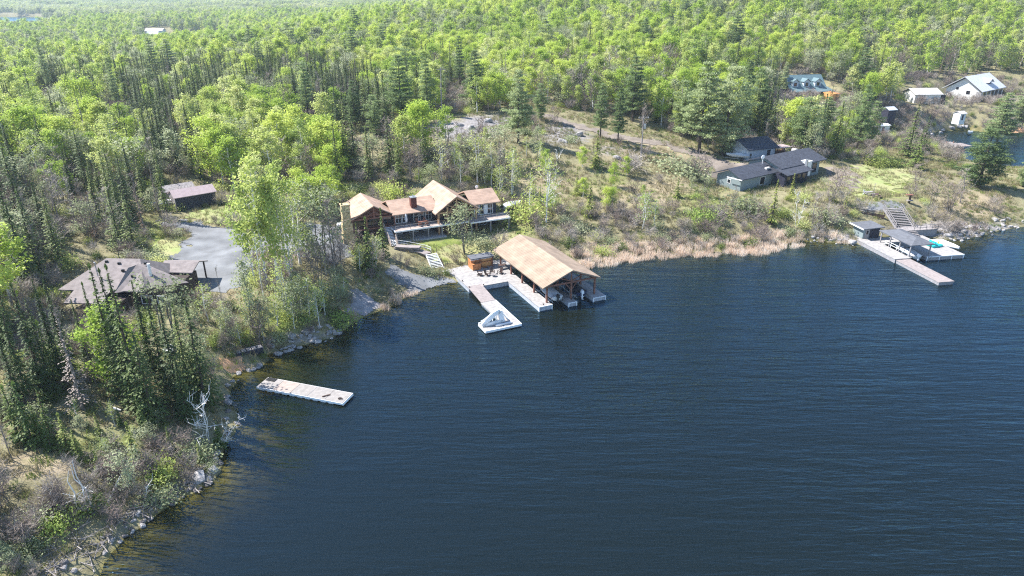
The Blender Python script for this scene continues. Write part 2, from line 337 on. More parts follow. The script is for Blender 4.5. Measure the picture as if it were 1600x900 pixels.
M['plastic'] = mat('white plastic', (.8,.8,.8), .35, .03, 2, spec=.5)
M['hull'] = mat('white gelcoat', (.78,.79,.8), .3, .04, 2, spec=.5)
M['bluehull'] = mat('dark blue gelcoat', (.03,.05,.12), .3, .04, 2, spec=.5)
M['canvas'] = mat('pale canvas cover', (.6,.62,.64), .8, .08, 3)
M['darkcanvas'] = mat('dark canvas cover', (.04,.045,.06), .8, .1, 3)
M['black'] = mat('black plastic', (.02,.02,.022), .5, .1, 3)
M['tyre'] = mat('tyre rubber', (.03,.03,.03), .8, .1, 3)
M['darkwood'] = mat('dark stained wood', (.09,.055,.045), .8, .2, 3)
M['greywood'] = mat('weathered grey wood', (.32,.29,.28), .9, .2, 3)
M['steel'] = mat('galvanised steel', (.45,.46,.48), .45, .1, 3, metal=.6)
M['turquoise'] = mat('turquoise plastic', (.02,.5,.5), .4, .05, 3)
M['greenbox'] = mat('green painted steel', (.12,.32,.26), .5, .1, 3)
M['yellow'] = mat('yellow plastic', (.8,.7,.05), .5, .05, 3)
gm, gN, gL, gb = newmat('window glass'); gb.inputs['Base Color'].default_value = (.012,.016,.022,1); gb.inputs['Roughness'].default_value = .05; gb.inputs['Specular IOR Level'].default_value = .9
gn = gN.new('ShaderNodeTexNoise'); gn.inputs['Scale'].default_value = .6; gbp = gN.new('ShaderNodeBump'); gbp.inputs['Strength'].default_value = .05; gL.new(gn.outputs[0], gbp.inputs['Height']); gL.new(gbp.outputs[0], gb.inputs['Normal'])
M['glass'] = gm
# ------------------------------------------------------------------ ground, water, haze
def grid_mesh(name, keep=None, z=None, attrs=None, mat_=None):
    """sheet on the ground grid; keep = face mask"""
    idx = np.arange(NR*NC).reshape(NR, NC)
    q = np.stack([idx[:-1, :-1], idx[:-1, 1:], idx[1:, 1:], idx[1:, :-1]], -1).reshape(-1, 4)
    if keep is not None: q = q[keep.reshape(-1)]
    used = np.unique(q); rm = np.full(NR*NC, -1); rm[used] = np.arange(len(used)); q = rm[q]
    co = np.stack([GX.ravel(), GY.ravel(), (GZ if z is None else z).ravel()], -1)[used]
    me = bpy.data.meshes.new(name); me.vertices.add(len(co)); me.vertices.foreach_set('co', co.ravel().astype(np.float32))
    me.loops.add(q.size); me.loops.foreach_set('vertex_index', q.ravel().astype(np.int32))
    me.polygons.add(len(q)); me.polygons.foreach_set('loop_start', (np.arange(len(q))*4).astype(np.int32)); me.polygons.foreach_set('loop_total', np.full(len(q), 4, np.int32))
    me.update(calc_edges=True); me.polygons.foreach_set('use_smooth', [True]*len(q))
    for an, av in (attrs or {}).items():
        at = me.attributes.new(an, 'FLOAT', 'POINT'); at.data.foreach_set('value', av.ravel()[used].astype(np.float32))
    me.materials.append(mat_); o = bpy.data.objects.new(name, me); C.objects.link(o); return o
GPX, GPY = proj_np(GX, GY, GZ)
def blobs(lst):
    out = np.zeros(GX.shape)
    for a, b, rx, ry, v in lst:
        k = np.exp(-(((GPX-a)/rx)**2+((GPY-b)/ry)**2)); out = np.maximum(out, k*v)
    return out
front = GY > 10
green = blobs([(700,385,80,22,.75),(800,365,50,18,.7),(370,325,60,20,1),(250,370,40,40,.8),(1370,290,90,28,.7),(1420,250,80,20,.5),(150,700,160,60,.45),(300,580,70,60,.5),(430,500,60,40,.6),(500,460,60,30,.4),(1100,320,120,35,.5),(950,290,120,50,.42),(1240,335,90,30,.4),(60,840,60,40,.4)])*front
rockm = blobs([(720,205,60,18,1),(760,190,60,14,.8),(880,210,60,22,.7),(640,200,50,12,.6),(1500,362,110,16,1.2),(1310,368,40,12,.8),(950,235,40,14,.5),(560,475,30,20,.5),(480,530,60,12,.6),(1360,325,40,10,.6),(230,830,120,40,.4),(330,750,40,30,.4),(1450,195,60,14,.5)])*front
sandm = blobs([(55,728,75,24,.9),(850,290,140,50,.5),(1000,300,160,40,.6),(1000,235,140,24,.6),(380,575,30,12,1),(1520,320,80,30,.7),(1250,360,60,16,.6),(420,500,100,60,.35),(380,470,50,30,.6),(340,340,40,14,.3),(1450,180,60,20,.5),(60,620,60,30,.5)])*front
def ground_material():
    m, N, L, b = newmat('ground'); b.inputs['Roughness'].default_value = .95; b.inputs['Specular IOR Level'].default_value = .1
    geo = N.new('ShaderNodeNewGeometry')
    def nz(s, d=5):
        n = N.new('ShaderNodeTexNoise'); n.inputs['Scale'].default_value = s; n.inputs['Detail'].default_value = d; n.inputs['Roughness'].default_value = .65; L.new(geo.outputs['Position'], n.inputs['Vector']); return n.outputs['Fac']
    def ramp(f, *st):
        r = N.new('ShaderNodeValToRGB'); e = r.color_ramp.elements; e[0].position, e[0].color = st[0][0], (*st[0][1], 1); e[1].position, e[1].color = st[-1][0], (*st[-1][1], 1)
        for p, c in st[1:-1]: q = e.new(p); q.color = (*c, 1)
        L.new(f, r.inputs['Fac']); return r.outputs['Color']
    def mix(f, a, c):
        x = N.new('ShaderNodeMix'); x.data_type = 'RGBA'; L.new(f, x.inputs[0]); L.new(a, x.inputs[6]); L.new(c, x.inputs[7]); return x.outputs[2]
    def attr(n):
        a = N.new('ShaderNodeAttribute'); a.attribute_name = n; return a.outputs['Fac']
    def mask(an, s, gain=3.0):
        # soft attribute broken up by noise
        q = N.new('ShaderNodeMath'); q.operation = 'ADD'; L.new(attr(an), q.inputs[0]); L.new(nz(s, 6), q.inputs[1])
        w = N.new('ShaderNodeMath'); w.operation = 'MULTIPLY_ADD'; w.use_clamp = True; L.new(q.outputs[0], w.inputs[0]); w.inputs[1].default_value = gain; w.inputs[2].default_value = -.8*gain; return w.outputs[0]
    base = ramp(nz(.45, 8), (.28, (.13,.115,.06)), (.42, (.19,.17,.095)), (.58, (.25,.225,.13)), (.72, (.2,.22,.09)))
    base = mix(mask('sandm', .3), base, ramp(nz(1.3), (.3, (.27,.215,.13)), (.7, (.38,.31,.21))))
    base = mix(mask('green', .25), base, ramp(nz(.9), (.3, (.12,.16,.04)), (.5, (.2,.24,.06)), (.75, (.32,.31,.12))))
    base = mix(mask('rockm', .35), base, ramp(nz(1.1, 8), (.3, (.16,.145,.14)), (.55, (.28,.26,.25)), (.75, (.4,.37,.35))))
    bed = ramp(nz(.35, 6), (.3, (.07,.06,.02)), (.55, (.17,.15,.045)), (.75, (.28,.23,.09)))
    base = mix(attr('under'), base, bed)
    L.new(base, b.inputs['Base Color'])
    bp = N.new('ShaderNodeBump'); bp.inputs['Strength'].default_value = .7; bp.inputs['Distance'].default_value = .25; L.new(nz(1.6, 8), bp.inputs['Height']); L.new(bp.outputs[0], b.inputs['Normal'])
    return m
ground = tag(grid_mesh('ground', attrs={'green': green, 'rockm': rockm, 'sandm': sandm, 'under': (GZ < 0.03).astype(float)}, mat_=ground_material()), kind='structure')
def water_material():
    m, N, L, b = newmat('lake water'); out = N['Material Output']; N.remove(b)
    geo = N.new('ShaderNodeNewGeometry')
    def wav(sx, sy, s, d, rot=0.0):
        mp = N.new('ShaderNodeMapping'); mp.inputs['Rotation'].default_value = (0, 0, rot); mp.inputs['Scale'].default_value = (sx, sy, 1); L.new(geo.outputs['Position'], mp.inputs['Vector'])
        n = N.new('ShaderNodeTexNoise'); n.inputs['Scale'].default_value = s; n.inputs['Detail'].default_value = d; n.inputs['Roughness'].default_value = .55; n.inputs['Distortion'].default_value = .3; L.new(mp.outputs[0], n.inputs['Vector']); return n.outputs['Fac']
    a = N.new('ShaderNodeMath'); a.operation = 'MULTIPLY_ADD'; L.new(wav(.13, 1, .5, 3, .12), a.inputs[0]); a.inputs[1].default_value = 1.6; L.new(wav(.2, 1, 1.4, 3, .02), a.inputs[2])
    a2 = N.new('ShaderNodeMath'); a2.operation = 'MULTIPLY_ADD'; L.new(wav(.3, 1, 3.5, 2, .2), a2.inputs[0]); a2.inputs[1].default_value = .25; L.new(a.outputs[0], a2.inputs[2])
    bp = N.new('ShaderNodeBump'); bp.inputs['Strength'].default_value = 1; bp.inputs['Distance'].default_value = .23; L.new(a2.outputs[0], bp.inputs['Height'])
    gust = wav(.5, 1, .035, 2, .5); gr_ = N.new('ShaderNodeMapRange'); L.new(gust, gr_.inputs['Value']); gr_.inputs['From Min'].default_value = .35; gr_.inputs['From Max'].default_value = .68; gr_.inputs['To Min'].default_value = .2; gr_.inputs['To Max'].default_value = 1.0; L.new(gr_.outputs['Result'], bp.inputs['Strength'])
    gl = N.new('ShaderNodeBsdfGlossy'); gl.inputs['Roughness'].default_value = .14; gl.inputs['Color'].default_value = (.38,.68,.95,1); L.new(bp.outputs[0], gl.inputs['Normal'])  # blue of the reflected sky put into the gloss colour
    df = N.new('ShaderNodeBsdfDiffuse'); df.inputs['Color'].default_value = (.006,.009,.006,1); L.new(bp.outputs[0], df.inputs['Normal'])
    tr = N.new('ShaderNodeBsdfTransparent'); tr.inputs['Color'].default_value = (.78,.78,.6,1)
    at = N.new('ShaderNodeAttribute'); at.attribute_name = 'depth'
    e = N.new('ShaderNodeMath'); e.operation = 'MULTIPLY'; L.new(at.outputs['Fac'], e.inputs[0]); e.inputs[1].default_value = -.75
    ex = N.new('ShaderNodeMath'); ex.operation = 'EXPONENT'; L.new(e.outputs[0], ex.inputs[0])
    m1 = N.new('ShaderNodeMixShader'); L.new(ex.outputs[0], m1.inputs[0]); L.new(df.outputs[0], m1.inputs[1]); L.new(tr.outputs[0], m1.inputs[2])
    fr = N.new('ShaderNodeFresnel'); fr.inputs['IOR'].default_value = 1.52; L.new(bp.outputs[0], fr.inputs['Normal'])
    m2 = N.new('ShaderNodeMixShader'); L.new(fr.outputs[0], m2.inputs[0]); L.new(m1.outputs[0], m2.inputs[1]); L.new(gl.outputs[0], m2.inputs[2])
    L.new(m2.outputs[0], out.inputs['Surface']); return m
wz = GZ.copy(); fmin = np.minimum(np.minimum(wz[:-1, :-1], wz[:-1, 1:]), np.minimum(wz[1:, :-1], wz[1:, 1:]))
water = tag(grid_mesh('lake_water', keep=(fmin < 0.0), z=np.zeros(GZ.shape), attrs={'depth': np.maximum(-GZ, 0)}, mat_=water_material()), kind='structure')
HAZE = True
if HAZE:
    hm, hN, hL, hb = newmat('haze air'); hN.remove(hb)
    vol = hN.new('ShaderNodeVolumePrincipled'); vol.inputs['Color'].default_value = (.72,.86,1,1); vol.inputs['Density'].default_value = HAZE_D if 'HAZE_D' in globals() else 0.00015; vol.inputs['Anisotropy'].default_value = .2
    hL.new(vol.outputs[0], hN['Material Output'].inputs['Volume'])
    zt = max(float(GZ.max())+25, CAM_H+12)
    tag(MB().box(-14500, 14500, -120, 9600, float(GZ.min())-1, zt).build('haze', hm), kind='stuff')
# draped sheets: gravel, roads, lawns
def drape(name, poly_px, mt, res=.4, off=.06, rag=.8, z=None, world=None):
    poly = world or [G(a, b)[:2] for a, b in poly_px]
    xs = [p[0] for p in poly]; yy = [p[1] for p in poly]
    X, Y = np.meshgrid(np.arange(min(xs)-1, max(xs)+1, res), np.arange(min(yy)-1, max(yy)+1, res))
    cxm = X[:-1, :-1]+res/2; cym = Y[:-1, :-1]+res/2
    jx = (vnoise(cxm, cym, 1.7, 21)-.5)*rag*2; jy = (vnoise(cxm, cym, 1.7, 22)-.5)*rag*2
    k = in_poly(poly, cxm+jx, cym+jy)
    Z = hz(X, Y)+off; nr, nc = X.shape; k &= (np.minimum(Z[:-1, :-1], Z[1:, 1:]) > .03)
    idx = np.arange(nr*nc).reshape(nr, nc); q = np.stack([idx[:-1, :-1], idx[:-1, 1:], idx[1:, 1:], idx[1:, :-1]], -1)[k]
    used = np.unique(q); rm = np.full(nr*nc, -1); rm[used] = np.arange(len(used)); co = np.stack([X.ravel(), Y.ravel(), Z.ravel()], -1)[used]
    me = bpy.data.meshes.new(name); me.from_pydata(co.tolist(), [], rm[q].tolist()); me.materials.append(mt); me.polygons.foreach_set('use_smooth', [True]*len(me.polygons))
    o = bpy.data.objects.new(name, me); C.objects.link(o); return tag(o, kind='structure')
LOT = [(288,346),(330,352),(388,362),(396,400),(392,432),(378,450),(352,462),(310,462),(285,440),(262,420),(258,398),(290,385),(296,365),(270,356),(248,352),(250,345)]
drape('gravel_lot', LOT, M['gravel'], .35, .06, 1.4)
drape('gravel_parking', [(396,372),(440,352),(500,350),(545,358),(552,385),(548,402),(520,412),(470,400),(430,392),(396,396)], M['gravel'], .4)
drape('gravel_boat_ramp', [(600,425),(622,418),(650,432),(678,432),(700,436),(711,444),(690,448),(660,458),(640,462),(628,452)], M['gravel'], .3)
drape('bedrock_slab', [(552,455),(566,452),(582,466),(596,480),(585,488),(560,494),(545,497),(546,480)], M['slab'], .3)
drape('driveway', [(838,176),(860,180),(905,194),(950,208),(1005,217),(1050,225),(1048,231),(1000,224),(945,215),(900,201),(855,186),(834,180)], M['roadgravel'], .6, .1, 1.2)
drape('driveway', [(1048,226),(1085,234),(1110,246),(1150,256),(1175,262),(1160,276),(1120,282),(1108,278),(1112,264),(1085,245),(1046,233)], M['roadgravel'], .6, .1, 1.5)
drape('lawn', [(1330,262),(1380,260),(1440,262),(1430,276),(1405,292),(1395,304),(1340,304),(1330,290)], M['greenlawn'], .6, .08, 3.5)
drape('gravel_path', [(1290,262),(1335,262),(1340,290),(1345,300),(1320,300),(1310,285),(1285,280)], M['roadgravel'], .6, .08, 2.5)
drape('gravel_landing', [(1352,318),(1375,314),(1412,320),(1408,330),(1382,334),(1360,334)], M['gravel'], .4, .08)
drape('lawn', [(300,332),(330,324),(372,324),(392,334),(392,350),(350,350),(310,345),(285,342)], M['greenlawn'], .4, .07)
drape('lawn', [(232,385),(262,372),(288,378),(286,392),(262,402),(240,408)], M['greenlawn'], .4, .07)
drape('lawn', [(670,402),(700,384),(760,372),(806,362),(812,378),(780,392),(735,404),(712,414),(690,414)], M['lawn'], .4, .07)
# ------------------------------------------------------------------ buildings
ZB = {}
def site(name, label, cat, xy, ang, zb, group=None):
    r = thing(name, label, cat, (xy[0], xy[1], zb), math.radians(ang), group); ZB[r.name] = zb; return r
def BD(mb, name, mats, parent, smooth=False):
    o = mb.build(name, mats, parent, smooth)
    if parent.name in ZB: o.location.z = -ZB[parent.name]
    return o
def gable(mb, x0, x1, y0, y1, ze, zr, axis='x', th=.2, rp=None, ze2=None):
    """two sloping slabs; ridge along axis; rp = ridge position across"""
    if axis == 'x':
        ym = (y0+y1)/2 if rp is None else rp; ze2 = ze if ze2 is None else ze2
        for (a, za, b_, zb_) in ((y0, ze, ym, zr), (y1, ze2, ym, zr)):
            lo = [(x0,a,za-th),(x1,a,za-th),(x1,b_,zb_-th),(x0,b_,zb_-th)]; hi = [(x0,a,za),(x1,a,za),(x1,b_,zb_),(x0,b_,zb_)]
            if a > b_: lo = lo[::-1]; hi = hi[::-1]
            mb.hexa(lo, hi)
    else:
        xm = (x0+x1)/2 if rp is None else rp; ze2 = ze if ze2 is None else ze2
        for (a, za, b_, zb_) in ((x0, ze, xm, zr), (x1, ze2, xm, zr)):
            lo = [(a,y0,za-th),(b_,y0,zb_-th),(b_,y1,zb_-th),(a,y1,za-th)]; hi = [(a,y0,za),(b_,y0,zb_),(b_,y1,zb_),(a,y1,za)]
            if a > b_: lo = lo[::-1]; hi = hi[::-1]
            mb.hexa(lo, hi)
    return mb
def hiproof(mb, x0, x1, y0, y1, ze, zr, rx0, rx1, ry=None, th=.15):
    ry = (y0+y1)/2 if ry is None else ry
    v = [(x0,y0,ze),(x1,y0,ze),(x1,y1,ze),(x0,y1,ze),(rx0,ry,zr),(rx1,ry,zr)]; v += [(a,b,c-th) for a, b, c in v[:4]]
    mb.add(v, [(0,1,5,4),(1,2,5),(2,3,4,5),(3,0,4),(9,8,7,6),(0,6,7,1),(1,7,8,2),(2,8,9,3),(3,9,6,0)]); return mb
def gablewall(mb, x0, x1, y0, y1, z0, ze, zr, axis='x', ins=0.12, rp=None):
    """box walls with gable ends under a gable roof"""
    if axis == 'x':
        ym = (y0+y1)/2 if rp is None else rp; prof = [(y0, z0),(y1, z0),(y1, ze-ins),(ym, zr-ins-.1),(y0, ze-ins)]
        a = [(x0, p, q) for p, q in prof]; b = [(x1, p, q) for p, q in prof]; mb.hexa(a[::-1], b[::-1])
    else:
        xm = (x0+x1)/2 if rp is None else rp; prof = [(x0, z0),(x1, z0),(x1, ze-ins),(xm, zr-ins-.1),(x0, ze-ins)]
        a = [(p, y0, q) for p, q in prof]; b = [(p, y1, q) for p, q in prof]; mb.hexa(a, b)
    return mb
def window(parent, x, y, z, w, h, face='-y', fm='whitewood', nx=1, ny=1, kind='window', ft=.1):
    """frame proud of the wall with its pane behind; x,y,z = middle of the bottom edge on the wall"""
    D = {'-y': ((1,0),(0,-1)), '+y': ((-1,0),(0,1)), '-x': ((0,-1),(-1,0)), '+x': ((0,1),(1,0))}[face]
    t, n = D; f = MB()
    def pt(a, c, d): return (x+t[0]*a+n[0]*d, y+t[1]*a+n[1]*d, z+c)
    def bar(a0, a1, c0, c1, d0=-.02, d1=.06):
        q = [pt(a0,c0,d0),pt(a1,c0,d0),pt(a1,c0,d1),pt(a0,c0,d1)]; r = [pt(a0,c1,d0),pt(a1,c1,d0),pt(a1,c1,d1),pt(a0,c1,d1)]; return q, r
    for a0, a1, c0, c1 in ((-w/2,w/2,0,ft),(-w/2,w/2,h-ft,h),(-w/2,-w/2+ft,ft,h-ft),(w/2-ft,w/2,ft,h-ft)): f.hexa(*bar(a0,a1,c0,c1))
    for i in range(1, nx): a = -w/2+w*i/nx; f.hexa(*bar(a-ft*.35, a+ft*.35, ft, h-ft, -.02, .05))
    for i in range(1, ny): c = h*i/ny; f.hexa(*bar(-w/2+ft, w/2-ft, c-ft*.35, c+ft*.35, -.02, .045))
    o = BD(f, kind, M[fm], parent); p = MB(); p.hexa(*bar(-w/2+ft*.5, w/2-ft*.5, ft*.5, h-ft*.5, -.015, .025)); p.build('pane', M['glass'], o); return o
def railing(mb, pts, h=1.0, step=.9, r=.04, bal=None):
    for i in range(len(pts)-1):
        a, b = Vector(pts[i]), Vector(pts[i+1]); L = (b-a).length; n = max(1, int(L/step))
        for k in range(n+1): p = a.lerp(b, k/n); mb.beam(p, p+Vector((0,0,h)), r*2)
        for q in (h, h*.5) if not bal else (h, .12): mb.beam(a+Vector((0,0,q)), b+Vector((0,0,q)), r*1.6)
        if bal:
            m = int(L/bal)
            for k in range(m+1): p = a.lerp(b, k/max(m,1)); mb.beam(p+Vector((0,0,.12)), p+Vector((0,0,h)), .03)
    return mb
# ---- the log house
HO = (-21.3, 119.8)
H = site('log_house', 'sprawling log house with tan shingle roofs, a fieldstone chimney and a lakeside deck', 'house', HO, 25.3, 3.3)
b = MB(); b.box(-7.0,.4,4.6,12.4,1.5,7.5); BD(b,'porch_wall',M['logwall'],H)
b = MB(); b.hexa([(-6.9,4.45,7.5),(.3,4.45,7.5),(-3.1,4.45,9.5)],[(-6.9,12.4,7.5),(.3,12.4,7.5),(-3.1,12.4,9.5)][:3]); BD(b,'porch_gable',M['timber'],H)
b = MB(); gable(b,-7.9,1.3,3.2,13.2,7.55,9.95,'y',rp=-3.1); BD(b,'roof',M['shingle_tan'],H)
b = MB()
for x in (-7.2,-4.6,-1.6,.75): b.beam((x,3.7,3.0),(x,3.7,7.5),.28)
b.beam((-7.4,3.7,7.5),(.95,3.7,7.5),.3,.26); b.beam((-3.1,3.7,7.6),(-3.1,3.7,9.5),.22); b.beam((-5.6,3.7,8.1),(-.5,3.7,8.1),.16); b.beam((-3.1,3.7,8.6),(-4.6,3.7,7.7),.14); b.beam((-3.1,3.7,8.6),(-1.6,3.7,7.7),.14)
b.beam((-7.4,3.7,5.5),(.9,3.7,5.5),.16,.24); BD(b,'porch_frame',M['timber'],H)
for x in (-5.9,-3.1,-.4): window(H,x,4.6,5.6,2.3,1.7,'-y','timber',2,1)
for x in (-5.4,-1.4): window(H,x,4.6,3.6,1.8,1.5,'-y','timber',2,1)
b = MB(); r_ = random.Random(3)
prof = [(-9.2,-7.0,3.0,4.6,2.0,5.2),(-9.1,-7.3,3.1,4.6,5.2,7.2),(-8.95,-7.5,3.1,4.5,7.2,10.6)]
for p in prof: b.box(*p)
b.box(-9.05,-7.4,3.0,4.6,10.6,10.8)
for k in range(70):
    z = r_.uniform(3,10.2); x0, x1 = (-9.2,-7.0) if z < 5.2 else ((-9.1,-7.3) if z < 7.2 else (-8.95,-7.5)); y0 = 3.0 if z < 5.2 else 3.1
    if k % 2: b.blob((r_.uniform(x0+.15,x1-.15), y0, z), .2,.1,.15,0,6,4)
    else: b.blob((x0, r_.uniform(y0+.15,y0+1.2), z), .1,.2,.15,0,6,4)
BD(b,'stone_chimney',M['stone'],H)
b = MB(); b.box(.4,8.6,4.4,10.6,1.5,7.6); BD(b,'middle_wall',M['navy'],H)
b = MB(); gable(b,.2,9.4,2.7,11.4,7.85,9.5,'x',rp=7.2); BD(b,'roof',M['shingle_tan'],H)
for x, w, nx in ((1.7,1.2,2),(2.95,1.0,1),(5.2,1.0,1),(6.4,.9,1),(7.7,1.25,2)): window(H,x,4.4,5.55,w,2.05,'-y','whitewood',nx,2,'patio_door' if w > 1.1 else 'window')
b = MB(); b.box(4.3,5.4,4.0,5.1,7.9,10.3); b.box(4.25,5.45,3.95,5.15,10.3,10.42,1); b.tube((4.85,4.55,10.4),(4.85,4.55,10.75),.12,.12,8,1); BD(b,'brick_chimney',[M['brick'],M['steel']],H)
# big gable with the great-room window wall
b = MB(); gablewall(b,8.6,16.2,2.2,13.2,1.5,7.7,10.35,'y',.15,12.2); BD(b,'great_room_wall',M['logwall'],H)
b = MB(); gable(b,7.9,17.0,.6,14.2,7.6,10.6,'y',.22,12.3); BD(b,'roof',M['shingle_tan'],H)
b = MB()
for x in (8.6,10.4,14.2,16.3): b.beam((x,1.0,3.0),(x,1.0,7.7 if x in (8.6,16.3) else 8.6),.3)
b.beam((8.2,1.0,7.55),(16.6,1.0,7.55),.24,.3); b.beam((8.3,1.0,7.7),(12.3,1.0,10.2),.2,.26); b.beam((16.5,1.0,7.7),(12.3,1.0,10.2),.2,.26); b.beam((12.3,1.0,7.6),(12.3,1.0,10.1),.22)
b.beam((12.3,1.0,8.2),(10.5,1.0,8.9),.16); b.beam((12.3,1.0,8.2),(14.1,1.0,8.9),.16); b.beam((12.3,1.0,9.2),(10.9,1.0,7.8),.14); b.beam((12.3,1.0,9.2),(13.7,1.0,7.8),.14); BD(b,'timber_truss',M['ltimber'],H)
for x, z, h in ((9.7,5.6,2.0),(11.1,5.6,2.0),(12.5,5.6,2.0),(13.9,5.6,2.0),(15.2,5.6,2.0),(11.2,7.8,1.0),(12.6,7.8,1.3)): window(H,x,2.2,z,1.2,h,'-y','ltimber',1,2)
b = MB(); b.box(16.2,21.4,2.9,10.0,1.5,7.8); b.hexa([(21.38,2.9,7.8),(21.38,10.0,7.8),(21.38,6.2,9.4)],[(21.4,2.9,7.8),(21.4,10.0,7.8),(21.4,6.2,9.4)]); BD(b,'wing_wall',M['navy'],H)
b = MB(); gable(b,15.9,22.0,2.1,10.8,8.0,9.8,'x',rp=6.2); BD(b,'roof',M['shingle_tan'],H)
for x, w in ((17.2,1.0),(18.3,1.0),(20.1,1.2)): window(H,x,2.9,5.55,w,2.1,'-y','whitewood',1 if w < 1.1 else 2,2,'patio_door' if w > 1.1 else 'window')
b = MB(); b.box(18.85,19.45,2.84,2.9,5.55,7.5); BD(b,'door',M['whitewood'],H)
b = MB(); b.tube((19.6,8.4,8.9),(19.6,8.4,9.6),.04); b.blob((19.5,8.2,9.75),.35,.12,.35); BD(b,'satellite_dish',M['whitewood'],H)
b = MB(); b.box(-.2,10.4,.05,4.4,5.3,5.5); b.box(10.4,14.4,.05,2.2,5.3,5.5); b.box(14.4,22.7,-.95,2.9,5.3,5.5); BD(b,'deck',M['deckwood'],H)
b = MB(); b.box(-.25,14.35,-.02,.05,5.26,5.53); b.box(14.35,22.75,-1.02,-.95,5.26,5.53); b.box(22.7,22.77,-.95,2.9,5.26,5.53); b.box(-.27,-.2,.05,3.0,5.26,5.53); BD(b,'deck_fascia',M['whitewood'],H)
for x, y in ((0,.25),(3.2,.25),(6.2,.25),(8.9,.2),(12.2,.2),(14.6,-.75),(18.6,-.75),(22.5,-.75),(22.5,2.6)):
    q = MB(); q.beam((x,y,2.6),(x,y,5.3),.2); BD(q,'deck_post',M['greywall'],H)
for x, w in ((1.6,1.5),(4.6,1.8),(7.2,1.2),(12.2,1.6),(18.5,1.8)): window(H,x,4.4 if x < 8 else (2.2 if x < 16 else 2.9),3.4,w,1.8,'-y','whitewood',2,1)
b = MB(); b.box(-.3,9.6,-.4,4.4,2.8,3.38); BD(b,'patio_slab',M['concrete'],H)
b = MB(); railing(b,[(-.1,.15,5.5),(8.4,.15,5.5)],.95,2.2,.03); BD(b,'deck_railing',M['greywood'],H); b = MB(); railing(b,[(14.6,-.85,5.5),(22.6,-.85,5.5),(22.6,2.7,5.5)],.95,2.4,.03); BD(b,'deck_railing',M['greywood'],H)
b = MB(); n = 13
for i in range(n): t = i/(n-1); b.box(-1.45,-.35,2.9-4.1*t,3.24-4.1*t,5.42-2.1*t,5.49-2.1*t)
BD(b,'stair_tread',M['whitewood'],H); b = MB(); b.beam((-1.5,3.2,5.45),(-1.5,-1.3,3.2),.12,.34); b.beam((-.3,3.2,5.45),(-.3,-1.3,3.2),.12,.34)
railing(b,[(-1.52,3.1,5.5),(-1.52,-1.3,3.25)],.95,1.2,.05); railing(b,[(-.28,.0,4.0),(-.28,-1.3,3.25)],.95,1.2,.05); BD(b,'stair_stringer',M['deckwood'],H)
def local(xy, ang, x, y, z=None):
    a = math.radians(ang); wx = xy[0]+x*math.cos(a)-y*math.sin(a); wy = xy[1]+x*math.sin(a)+y*math.cos(a)
    return (wx, wy, hz1(wx, wy) if z is None else z)
HA = math.radians(25.3)
# furniture on the deck
def table(name, label, xy, z, rz, mt, L=1.8, W=.9):
    t = thing(name, label, 'table', (*xy, z), rz); b = MB(); b.box(-L/2,L/2,-W/2,W/2,.70,.75); b.build('table_top', mt, t)
    for sx in (-1,1):
        for sy in (-1,1): q = MB(); q.beam((sx*(L/2-.1),sy*(W/2-.1),0),(sx*(L/2-.1),sy*(W/2-.1),.7),.07); q.build('leg', mt, t)
    return t
def deckchair(label, loc, rz, mt, group=None):
    t = thing('deck_chair', label, 'chair', loc, rz, group); b = MB(); b.box(-.27,.27,-.25,.27,.40,.45); b.build('seat', mt, t)
    b = MB(); b.hexa([(-.27,.24,.45),(.27,.24,.45),(.27,.29,.45),(-.27,.29,.45)],[(-.27,.36,1.0),(.27,.36,1.0),(.27,.41,1.0),(-.27,.41,1.0)]); b.build('backrest', mt, t)
    for sx in (-1,1):
        for sy in (-1,1): q = MB(); q.beam((sx*.24,sy*.22,0),(sx*.24,sy*.22,.4),.05); q.build('leg', mt, t)
    return t
table('patio_table','brown patio table among chairs on the log house deck', local(HO,25.3,5.6,1.9)[:2], 5.5, HA, M['timber'])
dc = [(4.9,1.1,pi,'brown deck chair at the lake side of the patio table'),(6.2,1.1,pi,'brown deck chair beside the patio table near the deck edge'),(4.9,2.75,0,'brown deck chair against the house side of the patio table'),(6.4,2.75,0,'brown deck chair between patio table and white patio doors')]
for x, y, a, l in dc: deckchair(l, local(HO,25.3,x,y,5.5), HA+a, M['timber'])
u = thing('patio_umbrella','folded pale grey umbrella standing on the log house deck','umbrella',local(HO,25.3,2.7,2.6,5.5))
MB().tube((0,0,0),(0,0,2.3),.03).build('pole', M['steel'], u); MB().path([(0,0,.75),(0,0,1.2),(0,0,2.0),(0,0,2.35)],[.2,.3,.2,.03],8).build('canopy', M['canvas'], u); MB().tube((0,0,0),(0,0,.12),.3,.25,10).build('base', M['concrete'], u)
